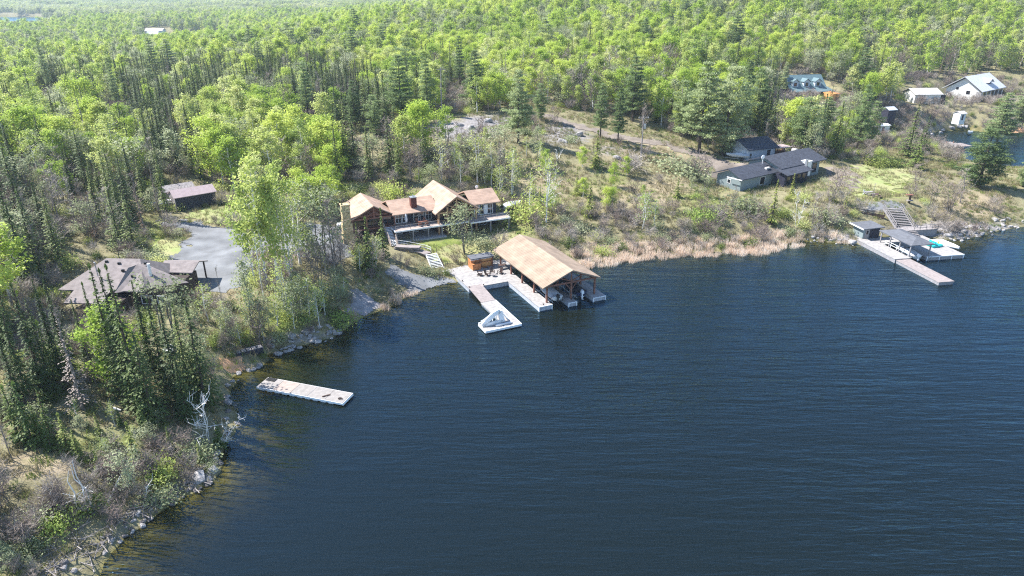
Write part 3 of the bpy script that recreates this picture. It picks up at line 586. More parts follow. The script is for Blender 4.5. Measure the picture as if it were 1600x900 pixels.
# fieldstone retaining wall and path down to the dock
b = MB(); r_ = random.Random(5); pts = [(-1.2,-2.6),(.2,-3.6),(1.4,-4.4),(2.6,-5.0)]
rw = thing('retaining_wall','curved dark fieldstone retaining wall below the deck stairs','wall',local(HO,25.3,0,-3.4,2.0),HA)
for i in range(len(pts)-1):
    for k in range(14):
        t = k/14; x = pts[i][0]*(1-t)+pts[i+1][0]*t; y = pts[i][1]*(1-t)+pts[i+1][1]*t+3.4
        for q in range(4): b.blob((x,y,.0+q*.42+r_.uniform(-.05,.05)),.22,.22,.24,0,6,4,.15,r_)
b.build('stone_course', M['darkrock'], rw)
b = MB(); 
for i in range(len(pts)-1):
    p0 = pts[i]; p1 = pts[i+1]; b.hexa([(p0[0]-.1,p0[1]+3.2,1.55),(p1[0]-.1,p1[1]+3.2,1.25+0*i),(p1[0]+.7,p1[1]+4.2,1.25),(p0[0]+.7,p0[1]+4.2,1.55)],[(p0[0]-.1,p0[1]+3.2,1.68),(p1[0]-.1,p1[1]+3.2,1.66),(p1[0]+.7,p1[1]+4.2,1.66),(p0[0]+.7,p0[1]+4.2,1.68)])
b.build('coping', M['deckpink'], rw)
# boards of the curved walk, then the lower stair
sw = thing('garden_walkway','curved pinkish boardwalk with handrail stepping down from the deck stairs','walkway',local(HO,25.3,0,-1.6,3.0),HA)
wp = [(-.9,-1.5,3.25),(.5,-2.6,3.15),(2.0,-4.0,3.0),(3.2,-5.4,2.9),(3.7,-6.6,2.85)]
b = MB(); rl = MB()
for i in range(len(wp)-1):
    p0, p1 = Vector(wp[i]), Vector(wp[i+1]); d = (p1-p0).normalized(); s = Vector((-d.y, d.x, 0))*.75
    for k in range(7):
        a = p0.lerp(p1,(k+.06)/7)+Vector((0,1.6,-3)); c = p0.lerp(p1,(k+.94)/7)+Vector((0,1.6,-3)); b.hexa([a-s-Vector((0,0,.08)),c-s-Vector((0,0,.08)),c+s-Vector((0,0,.08)),a+s-Vector((0,0,.08))][::-1],[a-s,c-s,c+s,a+s][::-1])
    b.beam(p0+Vector((0,1.6,-3.3)),p1+Vector((0,1.6,-3.3)),.9,.4)
railing(rl,[(p[0]+.75,p[1]+2.1,p[2]-3) for p in wp],.9,1.3,.035); b.build('boards', M['deckpink'], sw); rl.build('handrail', M['whitewood'], sw)
st = thing('shore_stairs','pinkish wooden stairs with white stringers from the walkway to the dock','stairs',local(HO,25.3,4.2,-8.2,1.0),HA)
b = MB(); n = 11
for i in range(n): t = i/(n-1); b.box(-.95+.1*t,.85+.35*t,.95-2.5*t,1.16-2.5*t,1.75-1.9*t,1.82-1.9*t)
b.build('tread', M['whitewood'], st)
for x0, x1 in ((-1.0,-.9),(.9,1.25)): b = MB(); b.beam((x0,1.3,1.75),(x1,-1.7,-.2),.12,.32); b.build('stringer', M['whitewood'], st)
b = MB(); railing(b,[(1.0,1.2,1.85),(1.3,-1.6,-.1)],.9,1.0,.035); b.build('handrail', M['darkwood'], st)
# ---- boathouse and docks: frame at the lakeward left corner of the long side dock
BO = P(842,480,.8)[:2]; BA = 25.3
B = site('boathouse','open timber boathouse with a broad pale tan gable roof over two boat slips','boathouse',BO,BA,0.0)
b = MB(); gable(b,1.0,11.6,.6,20.0,3.6,5.75,'y',.2,6.3); BD(b,'roof',M['shingle_boat'],B)
b = MB()
for x in (1.9,10.7):
    for y in (1.0,5.4,9.8,14.2,18.6):
        pass
b.beam((1.9,.9,3.35),(1.9,19.6,3.35),.2,.28); b.beam((10.7,.9,3.35),(10.7,19.6,3.35),.2,.28); b.beam((6.3,.9,5.3),(6.3,19.6,5.3),.18,.26)
b.beam((1.2,.75,3.5),(1.2,19.8,3.5),.08,.3)
BD(b,'long_beam',M['darkwood'],B)
for y in (1.0,5.4,9.8,14.2,18.6):
    b = MB(); b.beam((1.6,y,3.55),(11.0,y,3.55),.2,.26); b.beam((1.5,y,3.5),(6.3,y,5.45),.16,.2); b.beam((11.1,y,3.5),(6.3,y,5.45),.16,.2)
    b.beam((6.3,y,3.6),(6.3,y,5.4),.16); b.beam((6.3,y,3.75),(4.2,y,4.55),.12); b.beam((6.3,y,3.75),(8.4,y,4.55),.12); b.beam((6.3,y,2.2),(5.2,y,3.5),.12); b.beam((6.3,y,2.2),(7.4,y,3.5),.12); BD(b,'roof_truss',M['timber'],B)
for x in (1.9,6.3,10.7):
    for y in (1.0,5.4,9.8,14.2,18.6):
        if x == 6.3 and y > 6: continue
        b = MB(); b.beam((x,y,.7),(x,y,3.45),.26); BD(b,'post',M['timber'],B)
for y in np.arange(1.2,19.6,1.2):
    pass
b = MB()
for y in np.arange(1.3,19.7,.6): b.beam((1.1,y,3.36),(6.3,y,5.5),.06,.14); b.beam((11.5,y,3.36),(6.3,y,5.5),.06,.14)
BD(b,'rafters',M['timber'],B)
D = site('boathouse_dock','white board crib dock with a wide platform and three slip fingers under the boathouse','dock',BO,BA,0.0)
def crib(mb, x0, x1, y0, y1, zt, wall=None):
    mb.box(x0,x1,y0,y1,zt-.12,zt)
b = MB(); b.box(0,2.4,0,11.5,.7,.82); b.box(-7.15,2.4,11.5,18.2,.7,.82); b.hexa([(-7.15,18.2,.7),(-.5,18.2,.7),(-5.4,23.4,.7),(-9.7,22.2,.7)],[(-7.15,18.2,.82),(-.5,18.2,.82),(-5.4,23.4,.82),(-9.7,22.2,.82)])
b.box(-.5,5.0,18.2,21.5,.7,.82); b.box(2.4,11.0,16.5,18.2,.7,.82); BD(b,'deck_boards',M['deckwhite'],D)
b = MB(); b.box(5.0,6.6,-.5,16.5,.6,.72); b.box(9.6,12.0,-.5,16.5,.6,.72); BD(b,'finger_boards',M['deckwhite'],D)
b = MB()
b.box(.05,.12,.05,11.5,-.9,.7); b.box(.05,2.35,.05,.12,-.9,.7); b.box(2.28,2.35,.12,16.5,-.9,.7); b.box(-7.05,.05,11.55,11.62,-.9,.7); b.box(-7.1,-7.03,11.62,18.2,-.9,.7)
b.hexa([(-7.1,18.2,-.5),(-7.03,18.2,-.5),(-9.58,22.2,-.5),(-9.65,22.2,-.5)],[(-7.1,18.2,.7),(-7.03,18.2,.7),(-9.58,22.2,.7),(-9.65,22.2,.7)])
for x0, x1 in ((5.0,6.6),(9.6,12.0)): b.box(x0+.05,x0+.12,-.42,16.5,-.9,.6); b.box(x1-.12,x1-.05,-.42,16.5,-.9,.6); b.box(x0+.05,x1-.05,-.45,-.38,-.9,.6)
BD(b,'crib_planks',M['crib'],D)
for x0, x1, y, z in ((0,2.4,-.03,.82),(5.0,6.6,-.53,.72),(9.6,12.0,-.53,.72)):
    b = MB(); b.box(x0,x0+.14,y-.06,y+.1,-.4,z+.03); b.box(x1-.14,x1,y-.06,y+.1,-.4,z+.03); b.box(x0+.14,x1-.14,y-.05,y+.05,z-.1,z+.02); BD(b,'corner_trim',M['whitewood'],D)
b = MB()
for x, y in ((-7.0,11.7),(-4.4,11.7),(-7.0,14.8),(1.0,.4),(6.0,.2)): b.tube((x,y,.82),(x,y,1.0),.07); b.box(x-.14,x+.14,y-.04,y+.04,1.0,1.06)
BD(b,'cleats',M['darkwood'],D)
J = site('floating_jetty','white boarded jetty ending in a T shaped float with a pinkish ramp','jetty',local(BO,BA,-6,0,0)[:2],BA,0.0)
b = MB(); b.hexa([(-1.2,6.1,.38),(1.25,6.1,.38),(1.4,12.2,.78),(-1.1,12.2,.78)],[(-1.2,6.1,.5),(1.25,6.1,.5),(1.4,12.2,.9),(-1.1,12.2,.9)]); BD(b,'ramp',M['deckpink'],J)
b = MB(); b.box(-1.3,1.25,-3.4,6.1,.3,.46); b.box(-4.5,-1.3,-3.4,-.7,.2,.38); BD(b,'deck_boards',M['deckwhite'],J)
b = MB(); b.box(-1.2,1.15,-3.3,6.0,-.35,.3); b.box(-4.4,-1.3,-3.3,-.8,-.35,.2); BD(b,'float_tank',M['steel'],J)
b = MB(); b.box(-4.55,1.3,-3.52,-3.42,.15,.5); b.box(-4.6,-4.52,-3.4,-.7,.12,.42); b.box(1.26,1.34,-3.4,6.1,.25,.5); b.box(-4.5,-4.2,-.8,-.6,.38,.6); BD(b,'edge_trim',M['whitewood'],J)
SL = site('water_slide','white plastic water slide curving onto the jetty float','slide',local(BO,BA,-8.2,-1.6,0)[:2],BA,0.38)
b = MB(); pr = None
for i in range(13):
    t = i/12; x = .9-2.9*t; z = .42+1.75*(1-t)**1.3+.1; y = .5-.25*math.sin(t*2)
    pr_ = [(x,y-.55,z+.42),(x,y-.42,z),(x,y+.42,z),(x,y+.55,z+.42)]
    if pr: b.add(pr+pr_, [(0,4,5,1),(1,5,6,2),(2,6,7,3)])
    pr = pr_
sl = BD(b,'chute',M['plastic'],SL); m_ = sl.modifiers.new('s','SOLIDIFY'); m_.thickness = .05
b = MB()
for y in (.1,.9): b.beam((1.0,y,.4),(.85,y,2.6),.08); b.beam((2.3,y,.42),(1.0,y,2.2),.08); b.beam((-.1,y,.4),(.4,y,1.7),.07)
for k in range(6): b.beam((2.3-.22*k,.1,.65+.3*k),(2.3-.22*k,.9,.65+.3*k),.06,.04)
b.box(.7,1.25,.05,.95,2.12,2.2); BD(b,'ladder',M['plastic'],SL)
b = MB(); q_ = [(-2.1,.5),(-1.4,1.25),(-.4,2.0),(.7,2.45),(1.2,.5),(-2.1,.5)]
for i in range(5): b.beam((q_[i][0],-.1,q_[i][1]),(q_[i+1][0],-.1,q_[i+1][1]),.3,.7)
BD(b,'side_panel',M['plastic'],SL)
b = MB(); b.box(-.3,2.4,-1.0,-.75,.4,.62); BD(b,'kayak_rack',M['plastic'],SL)
# cedar bar cabin
K = site('cedar_cabin','small orange cedar cabin with flat grey roof and open serving side on the dock','cabin',BO,BA,.82)
b = MB(); b.box(-3.55,.55,19.4,20.7,.5,2.75); b.box(-3.55,-2.0,18.5,19.4,.5,1.9); BD(b,'wall',M['cedar'],K)
b = MB(); b.box(-3.7,.7,18.75,20.9,2.75,2.92); BD(b,'roof',M['greyroof'],K)
b = MB(); b.box(-1.5,.3,19.33,19.4,1.0,2.35); BD(b,'serving_shutter',M['orangeply'],K)
b = MB(); b.box(-3.7,-1.9,18.4,18.6,1.9,1.98); b.box(-1.9,.5,19.0,19.33,1.85,1.93); BD(b,'counter',M['cedar'],K)
b = MB(); b.beam((.45,18.95,.82),(.45,18.95,2.75),.14); b.beam((-2.0,18.95,.82),(-2.0,18.95,2.75),.14); BD(b,'post',M['timber'],K)
b = MB(); b.box(-3.6,.6,19.32,19.38,2.4,2.7); BD(b,'trim',M['whitewood'],K)
def adirondack(label, loc, rz, mt, group=None):
    t = thing('adirondack_chair', label, 'chair', loc, rz, group)
    b = MB(); b.hexa([(-.3,-.35,.34),(.3,-.35,.34),(.3,.25,.24),(-.3,.25,.24)],[(-.3,-.35,.38),(.3,-.35,.38),(.3,.25,.28),(-.3,.25,.28)]); b.build('seat', mt, t)
    b = MB()
    for k in range(5): x = -.28+.115*k; h = .95+.1*(1-abs(k-2)/2); b.hexa([(x,.2,.26),(x+.1,.2,.26),(x+.1,.24,.26),(x,.24,.26)],[(x,.48,h),(x+.1,.48,h),(x+.1,.52,h),(x,.52,h)])
    b.build('backrest', mt, t)
    for s in (-1,1):
        b = MB(); b.box(s*.38-.07,s*.38+.07,-.45,.35,.56,.6); b.build('armrest', mt, t)
        b = MB(); b.beam((s*.36,-.38,0),(s*.36,-.38,.56),.06,.1); b.build('leg', mt, t)
        b = MB(); b.beam((s*.33,-.3,.33),(s*.33,.55,.02),.05,.12); b.build('leg', mt, t)
    return t
for x, y, a, l in ((-3.3,15.9,1.1,'dark wooden adirondack chair on the dock, farthest from the boathouse'),(-2.2,15.4,.6,'dark adirondack chair second from the cedar cabin corner on the dock'),(-1.0,15.9,-.3,'dark adirondack chair set nearest the shaded cabin front'),(.3,15.2,-.9,'reddish dark adirondack chair nearest the boathouse roof edge')):
    adirondack(l, local(BO,BA,x,y,.82), math.radians(BA)+pi*0+a, M['darkwood'])
t = thing('fire_table','small round metal fire table among the adirondack chairs','table',local(BO,BA,-1.3,14.6,.82)); MB().tube((0,0,.0),(0,0,.35),.2,.3,10).build('base',M['steel'],t); MB().tube((0,0,.35),(0,0,.42),.45,.45,14).build('table_top',M['greywood'],t)
t = thing('patio_table','dark table under the back corner of the boathouse roof','table',local(BO,BA,1.6,17.2,.82),math.radians(BA)); MB().box(-.7,.7,-.4,.4,.7,.76).build('table_top',M['darkwood'],t)
for sx in (-1,1):
    for sy in (-1,1): MB().beam((sx*.6,sy*.3,0),(sx*.6,sy*.3,.7),.06).build('leg',M['darkwood'],t)
# boats
def hull_mesh(L, Bm, Hh, mb, z0=0.0):
    secs = []; n = 12
    for i in range(n+1):
        t = i/n; w = Bm/2*(1-max(0,(t-.45)/.55)**2.2)*(.9+.1*min(1,t*4)); w = max(w,.03); keel = z0+.05+(max(0,t-.6)/.4)**2*Hh*.55; top = z0+Hh+.15*t*t; y = -L/2+L*t
        secs.append([(0,y,keel),(w*.75,y,keel+(top-keel)*.35),(w,y,top),(-w,y,top),(-w*.75,y,keel+(top-keel)*.35)])
    v = [p for s_ in secs for p in s_]; f = []
    for i in range(n):
        for a, c in ((0,1),(1,2),(3,4),(4,0)): f.append((i*5+a,i*5+c,(i+1)*5+c,(i+1)*5+a))
    f.append((4,3,2,1,0)); mb.add(v, f); return secs
def motor(parent, y, z, mt, h=1.0):
    b = MB(); b.hexa([(-.2,y-.45,z),(.2,y-.45,z),(.22,y+.1,z),(-.22,y+.1,z)],[(-.14,y-.4,z+.5),(.14,y-.4,z+.5),(.17,y+.05,z+.55),(-.17,y+.05,z+.55)]); b.box(-.08,.08,y-.25,y-.02,z-h,z); b.box(-.15,.15,y-.5,y+.1,z-h*.55,z-h*.5); b.blob((0,y-.2,z-h),.1,.35,.12); return b.build('outboard_motor', mt, parent)
def boat(name, label, loc, rz, L, Bm, hm, deckm, cover=None, mot='plastic', windshield=True, group=None):
    t = thing(name, label, 'boat', loc, rz, group); b = MB(); secs = hull_mesh(L,Bm,.85,b); o = b.build('hull', M[hm], t, True)
    b = MB()   # deck: foredeck full, cockpit ring
    n = len(secs)-1
    for i in range(n):
        (wl, wr) = (secs[i][2], secs[i][3]); (wl2, wr2) = (secs[i+1][2], secs[i+1][3])
        if i/n >= .5 or i == 0: b.add([wl,wr,wr2,wl2], [(0,1,2,3)])
        else:
            k = .78; b.add([wl,(wl[0]*k,wl[1],wl[2]),(wl2[0]*k,wl2[1],wl2[2]),wl2],[(0,1,2,3)]); b.add([wr,(wr[0]*k,wr[1],wr[2]),(wr2[0]*k,wr2[1],wr2[2]),wr2],[(3,2,1,0)])
    b.add([(-Bm*.38,-L*.42,.35),(Bm*.38,-L*.42,.35),(Bm*.38,0,.35),(-Bm*.38,0,.35)],[(0,1,2,3)]); b.build('deck', M[deckm], t)
    b = MB()
    for x in (-.45,.45): b.box(x-.25,x+.25,-.9,-.45,.35,.75); b.box(x-.25,x+.25,-1.0,-.9,.35,1.15)
    b.box(-Bm*.36,Bm*.36,-L*.42,-L*.34,.35,.78); b.build('seats', M['canvas'], t)
    if windshield:
        b = MB(); w = Bm*.36; b.add([(-w,-.2,.9),(-w*.8,.35,.98),(w*.8,.35,.98),(w,-.2,.9),(-w,-.35,1.3),(-w*.75,.1,1.38),(w*.75,.1,1.38),(w,-.35,1.3)],[(0,1,5,4),(1,2,6,5),(2,3,7,6)]); b.build('windshield', M['glass'], t)
    if cover:
        b = MB(); n = 8
        v = []; f = []
        for i in range(n+1):
            tt = i/n; y = -L*.47+L*.85*tt; w = Bm/2*(1-max(0,(tt-.5)/.5)**2*.8)+.04; zt = .98+.35*math.sin(pi*min(1,tt*1.1))
            v += [(-w,y,.8),(-w*.55,y,zt*.95),(0,y,zt),(w*.55,y,zt*.95),(w,y,.8)]
        for i in range(n):
            for a in range(4): f.append((i*5+a,i*5+a+1,(i+1)*5+a+1,(i+1)*5+a))
        f += [(0,1,2,3,4)]; b.add(v,f); b.build('cover', M[cover], t, True)
    if mot: motor(t, -L/2, .75, M[mot])
    return t
BR = math.radians(BA)
boat('motor_boat','white motor boat under a pale cover on a lift, nearer the long side dock',local(BO,BA,3.7,3.9,.75),BR,6.4,2.1,'hull','hull','canvas','black')
boat('motor_boat','dark blue runabout with white raised outboard in the shaded far slip',local(BO,BA,8.1,3.7,.75),BR,6.2,2.1,'bluehull','darkcanvas','darkcanvas','plastic')
for x, l in ((3.7,'steel boat lift cradle under the white covered boat'),(8.1,'steel boat lift cradle under the dark blue runabout')):
    t = thing('boat_lift', l, 'boat lift', local(BO,BA,x,5,0), BR)
    for y in (-2.4,1.8): b = MB(); b.beam((-1.15,y,.28),(1.15,y,.28),.12); b.build('cross_beam',M['plastic'],t)
    for s in (-.45,.45): b = MB(); b.beam((s,-3.6,.4),(s,3.0,.4),.12,.1); b.build('bunk',M['plastic'],t)
    for s in (-1.15,1.15):
        for y in (-2.4,1.8): b = MB(); b.beam((s,y,-1),(s,y,1.5),.09); b.build('leg',M['steel'],t)
# ---- floating dock in front
FO = P(405,600,.5)[:2]
F_ = site('floating_dock','long pale board floating dock with scalloped white skirt near the wooded point','dock',FO,-18,0.0)
for i in range(5):
    b = MB(); b.box(.05+2.45*i,2.45+2.45*i,-.55,1.75,.38,.5); BD(b,'dock_section',M['floatwood'] if i != 1 else M['deckwood'],F_)
b = MB()
for i in range(10): b.tube((1.1*i+.7,-.5,.12),(1.1*i+.7,1.7,.12),.38,.38,8)
BD(b,'float_barrels',M['plastic'],F_)
b = MB(); b.box(0,12.35,-.64,-.56,.2,.46); b.box(0,12.35,1.76,1.84,.2,.46); b.box(12.33,12.4,-.6,1.8,.15,.5); BD(b,'edge_trim',M['whitewood'],F_)
b = MB(); b.box(.2,1.5,1.0,1.7,.5,.56); BD(b,'rubber_mat',M['black'],F_)
tag(MB().add(*[[(-.5,-.08,0),(.5,-.08,0),(.5,.08,0),(-.5,.08,0),(-.5,-.08,.1),(.5,-.08,.1),(.5,.08,.1),(-.5,.08,.1)],[(3,2,1,0),(4,5,6,7),(0,1,5,4),(1,2,6,5),(2,3,7,6),(3,0,4,7)]]).build('plank',M['darkwood']),'short brown plank lying on the floating dock','plank'); pl = C.objects[-1]; pl.location = local(FO,-18,9.6,.2,.5); pl.rotation_euler.z = .5
rp = MB(); r_ = random.Random(9); pv = None
for i in range(26):
    a = i*.6; q = (.2*math.cos(a)*(1+.02*i), .15*math.sin(a), .03+.004*i)
    if pv: rp.tube(pv, q, .03, .03, 5)
    pv = q
rp = rp.build('rope_coil',M['darkwood']); tag(rp,'small dark coil of rope on the outer end of the floating dock','rope'); rp.location = local(FO,-18,11.6,.1,.5)
# ---- brown cottage
CO = (-58, 88)
Kc = site('brown_cottage','low brown cottage with a wide hipped roof half hidden by spruces','house',CO,-3,5.5)
b = MB(); b.box(-3.7,10.6,-.2,7.0,3,8.0); b.box(-.5,5,-3.2,-.6,3,7.4); b.box(5.2,8.2,5.5,9.2,3,8.0); BD(b,'wall',M['brownwall'],Kc)
b = MB(); hiproof(b,-4.7,7.6,-1.7,8.2,8.3,10.9,-.6,4.4,3.9); BD(b,'roof',M['shingle_brown'],Kc)
b = MB(); b.hexa([(3.6,-2.2,8.2),(12.0,2.0,8.2),(4.6,6.2,8.2)],[(4.0,1.4,10.5),(4.6,2.4,10.55),(4.4,3.6,10.6)]); BD(b,'roof',M['shingle_brown'],Kc)
b = MB(); gable(b,-2.4,2.8,-4.2,0,7.5,8.7,'x',.15,-.4); BD(b,'roof',M['shingle_brown'],Kc)
b = MB(); gable(b,5.6,10.9,5.2,10.2,8.35,9.2,'x',.15); BD(b,'carport_roof',M['shingle_brown'],Kc)
for x, y in ((10.4,5.6),(10.4,9.8),(7.2,9.8)): b = MB(); b.beam((x,y,5),(x,y,8.3),.18); BD(b,'carport_post',M['darkwood'],Kc)
b = MB(); b.tube((6.9,1.6,8.6),(6.9,1.6,11.1),.22,.22,8); BD(b,'chimney_pipe',M['plastic'],Kc)
b = MB(); b.tube((.1,.3,9.6),(.1,.3,11.6),.08,.08,6); b.blob((.1,.3,11.65),.14,.14,.08); BD(b,'stove_pipe',M['steel'],Kc)
for x, y in ((-.2,3.2),(1.8,2.9),(3.0,1.6),(5.6,3.0),(4.9,.6)):
    zr = 10.9-2.6*abs(y-3.9)/6.3; b = MB(); b.box(x-.18,x+.18,y-.14,y+.14,zr-.1,zr+.2); BD(b,'roof_vent',M['black'],Kc)
b = MB(); b.tube((.6,5.0,10.3),(.6,5.0,11.4),.06); BD(b,'vent_pipe',M['black'],Kc)
for x, w in ((7,1.6),(9.2,1.4)): window(Kc,x,-.6,5.9,w,1.3,'-y','whitewood',2,1)
for x in (.8,3.6): window(Kc,x,-3.2,5.3,1.5,1.2,'-y','whitewood',2,1)
window(Kc,-3.7,3,6.2,1.4,1.1,'-x','whitewood',2,1)
b = MB(); b.box(6.2,11.0,-2.8,-.6,5.2,5.4); b.box(5.0,11.5,-3.0,-2.8,5.1,5.5); BD(b,'veranda',M['deckwood'],Kc)
b = MB()
for x in (6.3,8.6,10.9): b.beam((x,-2.7,3.5),(x,-2.7,7.9),.16)
BD(b,'veranda_post',M['darkwood'],Kc)
# ---- sheds by the gravel lot
SO = P(272,327,7)[:2]
S1 = site('storage_shed','brown roofed shed with grey double doors and side shade painted black beside the lawn','shed',SO,40,6.8)
b = MB(); gablewall(b,0,7.6,-2.0,2.0,5.5,9.7,10.7,'x',.1); BD(b,'wall',M['greywall'],S1)
b = MB(); b.box(.1,7.6,-2.05,-2.0,5.5,9.6); BD(b,'side_shade',M['darkcanvas'],S1)  # black sheet painting the shade on the side away from the sun
b = MB(); gable(b,-.2,7.9,-2.3,2.3,9.7,10.8,'x',.12); BD(b,'roof',M['palebrownroof'],S1)
for y in (-.75,.75):
    b = MB(); b.box(-.06,0,y-.7,y+.7,6.9,8.7); d_ = BD(b,'door',M['greywall'],S1)
    q = MB(); q.beam((-.09,y-.65,6.95),(-.09,y+.65,8.65),.06,.1); q.beam((-.09,y-.66,8.65),(-.09,y+.66,8.65),.06,.12); q.beam((-.09,y-.66,6.98),(-.09,y+.66,6.98),.06,.12); q.build('brace', M['greywood'], d_)
S2 = site('lean_to_shed','weathered shed with pale lilac metal roof behind the brown roofed shed','shed',SO,40,6.9)
b = MB(); gablewall(b,-.5,5.2,3.2,6.8,5.5,9.7,10.6,'x',.1); BD(b,'wall',M['greywood'],S2)
b = MB(); gable(b,-.8,5.5,2.9,7.1,9.8,10.7,'x',.12); BD(b,'roof',M['greywood'],S2)
b = MB(); b.box(-.56,-.5,4.0,5.6,6.9,8.8); BD(b,'door',M['greywood'],S2)
# ---- dark roofed house
DO = P(1128,300,5)[:2]; DA = 35
DH = site('lake_house','long pale sage house with charcoal roofs above the scrubby bank','house',DO,DA,5.0)
b = MB(); gablewall(b,3.6,16,-2.0,4.6,2,8.0,9.5,'x',.15); BD(b,'left_wall',M['sagewall'],DH)
b = MB(); gable(b,2.8,19,-2.9,5.4,7.95,9.7,'x',.18); BD(b,'roof',M['shingle_dark'],DH)
b = MB(); gablewall(b,16,32,-3.0,5.6,2,8.9,10.5,'x',.15); BD(b,'main_wall',M['sagewall'],DH)
b = MB(); gable(b,15.2,33.2,-4.0,6.6,8.9,10.8,'x',.18); BD(b,'roof',M['shingle_dark'],DH)
b = MB(); b.hexa([(14,-6.6,7.9),(24,-6.6,7.9),(24,-3.2,8.75),(14,-3.2,8.75)],[(14,-6.6,8.05),(24,-6.6,8.05),(24,-3.2,8.95),(14,-3.2,8.95)]); BD(b,'porch_roof',M['shingle_dark'],DH)
b = MB(); b.box(14.6,23.4,-5.6,-3.0,2,7.85); BD(b,'sunroom_wall',M['navy'],DH)
for x in (15.6,17.6,19.6,21.6): window(DH,x+.4,-5.6,5.4,1.5,2.0,'-y','navy',1,1)
window(DH,3.6,1.2,6.2,1.0,1.0,'-x','whitewood',1,1); window(DH,11.4,-2.0,5.4,1.9,1.9,'-y','whitewood',1,1)
for x in (25.6,27.8,30): window(DH,x,-3.0,5.9,1.7,2.3,'-y','navy',1,1)
b = MB(); b.box(24.2,26.0,-4.6,-3.0,6,9.4); b.box(24.1,26.1,-4.7,-2.9,9.4,9.55); BD(b,'chimney_chase',M['whitewall'],DH)
b = MB(); b.box(23.5,24.0,-4.9,-4.4,7.9,10.2); BD(b,'stove_pipe',M['steel'],DH)
b = MB(); b.tube((14.2,.6,9.4),(14.2,.6,10.6),.07); b.blob((14.2,.6,10.9),.7,.15,.55); BD(b,'satellite_dish',M['whitewood'],DH)
b = MB(); b.box(13,14.4,-1.6,-1.0,8.6,9.0); b.box(28,29,1.5,2.6,10.4,10.9); BD(b,'skylight',M['palegreyroof'],DH)
b = MB(); b.box(2.7,2.8,-2.9,1.25,7.7,7.9); BD(b,'fascia',M['whitewood'],DH)
GO = P(1168,252,7.3)[:2]
GR = site('detached_garage','square white garage, shade painted blue grey, with shadow dappled charcoal roof behind the sage house','garage',GO,24,7.3)
b = MB(); gablewall(b,0,8.6,0,8.2,5,10.3,11.9,'x',.12); BD(b,'wall',M['bluewall'],GR)  # white wall with the blue of its shaded front put into the colour
b = MB(); gable(b,-.7,9.3,-.7,8.9,10.2,12.2,'x',.15); BD(b,'roof',M['shingle_dark'],GR)
b = MB(); b.box(6.0,7.0,-.05,0,7.3,9.6); BD(b,'door',M['navy'],GR)
b = MB(); b.box(7.2,8.3,-.05,0,7.3,9.7); BD(b,'trim_panel',M['whitewood'],GR)
b = MB(); b.box(-.05,0,1.2,5.6,7.3,9.7); BD(b,'garage_door',M['whitewood'],GR)
LO = P(1212,246,7.6)[:2]
t = site('wood_shelter','small open brown wood shelter with pale flat roof beside the pale garage','shelter',LO,24,7.5)
b = MB(); b.box(-.2,4.8,-.4,3,9.9,10.02); BD(b,'roof',M['palebrownroof'],t)
for x in (0,2.3,4.6):
    for y in (-.2,2.8): b = MB(); b.beam((x,y,5.5),(x,y,9.9),.16); BD(b,'post',M['timber'],t)
b = MB(); b.box(.3,4.3,1.2,2.7,6.5,8.7); BD(b,'firewood_stack',M['timber'],t)
def simple_boat_on_trailer(label, px, py, rz, cov='canvas', L=5.6):
    x, y, z = G(px, py); bt = boat('trailer_boat', label, (x,y,z+.55), rz, L, 1.9, 'hull','hull',cov,'black',False)
    b = MB(); b.beam((-.8,-1.8,-.1),(-.8,1.2,-.1),.1); b.beam((.8,-1.8,-.1),(.8,1.2,-.1),.1); b.beam((-.8,1.2,-.1),(0,3.4,-.1),.1); b.beam((.8,1.2,-.1),(0,3.4,-.1),.1); b.beam((-.9,-1,-.12),(.9,-1,-.12),.12); tr = b.build('trailer', M['steel'], bt)
    for s in (-1,1): q = MB(); q.tube((s*.95,-1,-.25),(s*1.12,-1,-.25),.32,.32,12); q.build('wheel', M['tyre'], tr)
    return bt
simple_boat_on_trailer('white covered boat on a trailer at the far end of the log house', 800, 329, -.75)
simple_boat_on_trailer('white boat on a trailer beside the gravel in front of the weathered sheds', 257, 327, 1.9)
simple_boat_on_trailer('white boat parked on the gravel left of the pale garage', 1152, 250, 1.2)
# picnic table, chairs, utility box, tank, pole
def picnic(label, px, py, rz, mt):
    x, y, z = G(px, py); t = thing('picnic_table', label, 'picnic table', (x,y,z), rz); b = MB(); b.box(-.95,.95,-.4,.4,.72,.78); b.build('table_top', mt, t)
    for s in (-1,1): b = MB(); b.box(-.95,.95,s*.75-.15,s*.75+.15,.43,.48); b.build('bench', mt, t)
    for s in (-1,1): b = MB(); b.beam((s*.7,-.75,0),(s*.7,-.25,.72),.07,.1); b.beam((s*.7,.75,0),(s*.7,.25,.72),.07,.1); b.beam((s*.7,-.85,.4),(s*.7,.85,.4),.06,.1); b.build('leg', mt, t)
picnic('pale weathered picnic table on the lawn above the shore stairs', 1357, 305, .3, M['greywood'])
picnic('dark picnic table just beside the pale one on the lawn', 1369, 309, 1.1, M['darkwood'])
for i, (px, py, l) in enumerate(((262,552,'white adirondack chair under the spruces on the point, farther from shore'),(271,554,'white adirondack chair under the spruces on the point, nearer the shore'))): adirondack(l, G(px,py), .4+.2*i, M['plastic'])
adirondack('white chair alone on grass just below the gravel landing edge', G(1352,304), .8, M['plastic'])
x, y, z = G(373,319); t = thing('utility_box','small green steel utility box on the lawn beside the brown shed','utility box',(x,y,z),.3)
MB().box(-.45,.45,-.4,.4,.1,1.2).build('cabinet',M['greenbox'],t); MB().box(-.6,.6,-.55,.55,-.2,.1).build('base',M['concrete'],t); MB().box(-.48,.48,-.43,.43,1.2,1.28).build('lid',M['greenbox'],t)
x, y, z = G(538,357); t = thing('propane_tank','white horizontal propane tank beside the fieldstone chimney','propane tank',(x,y,z),.4)
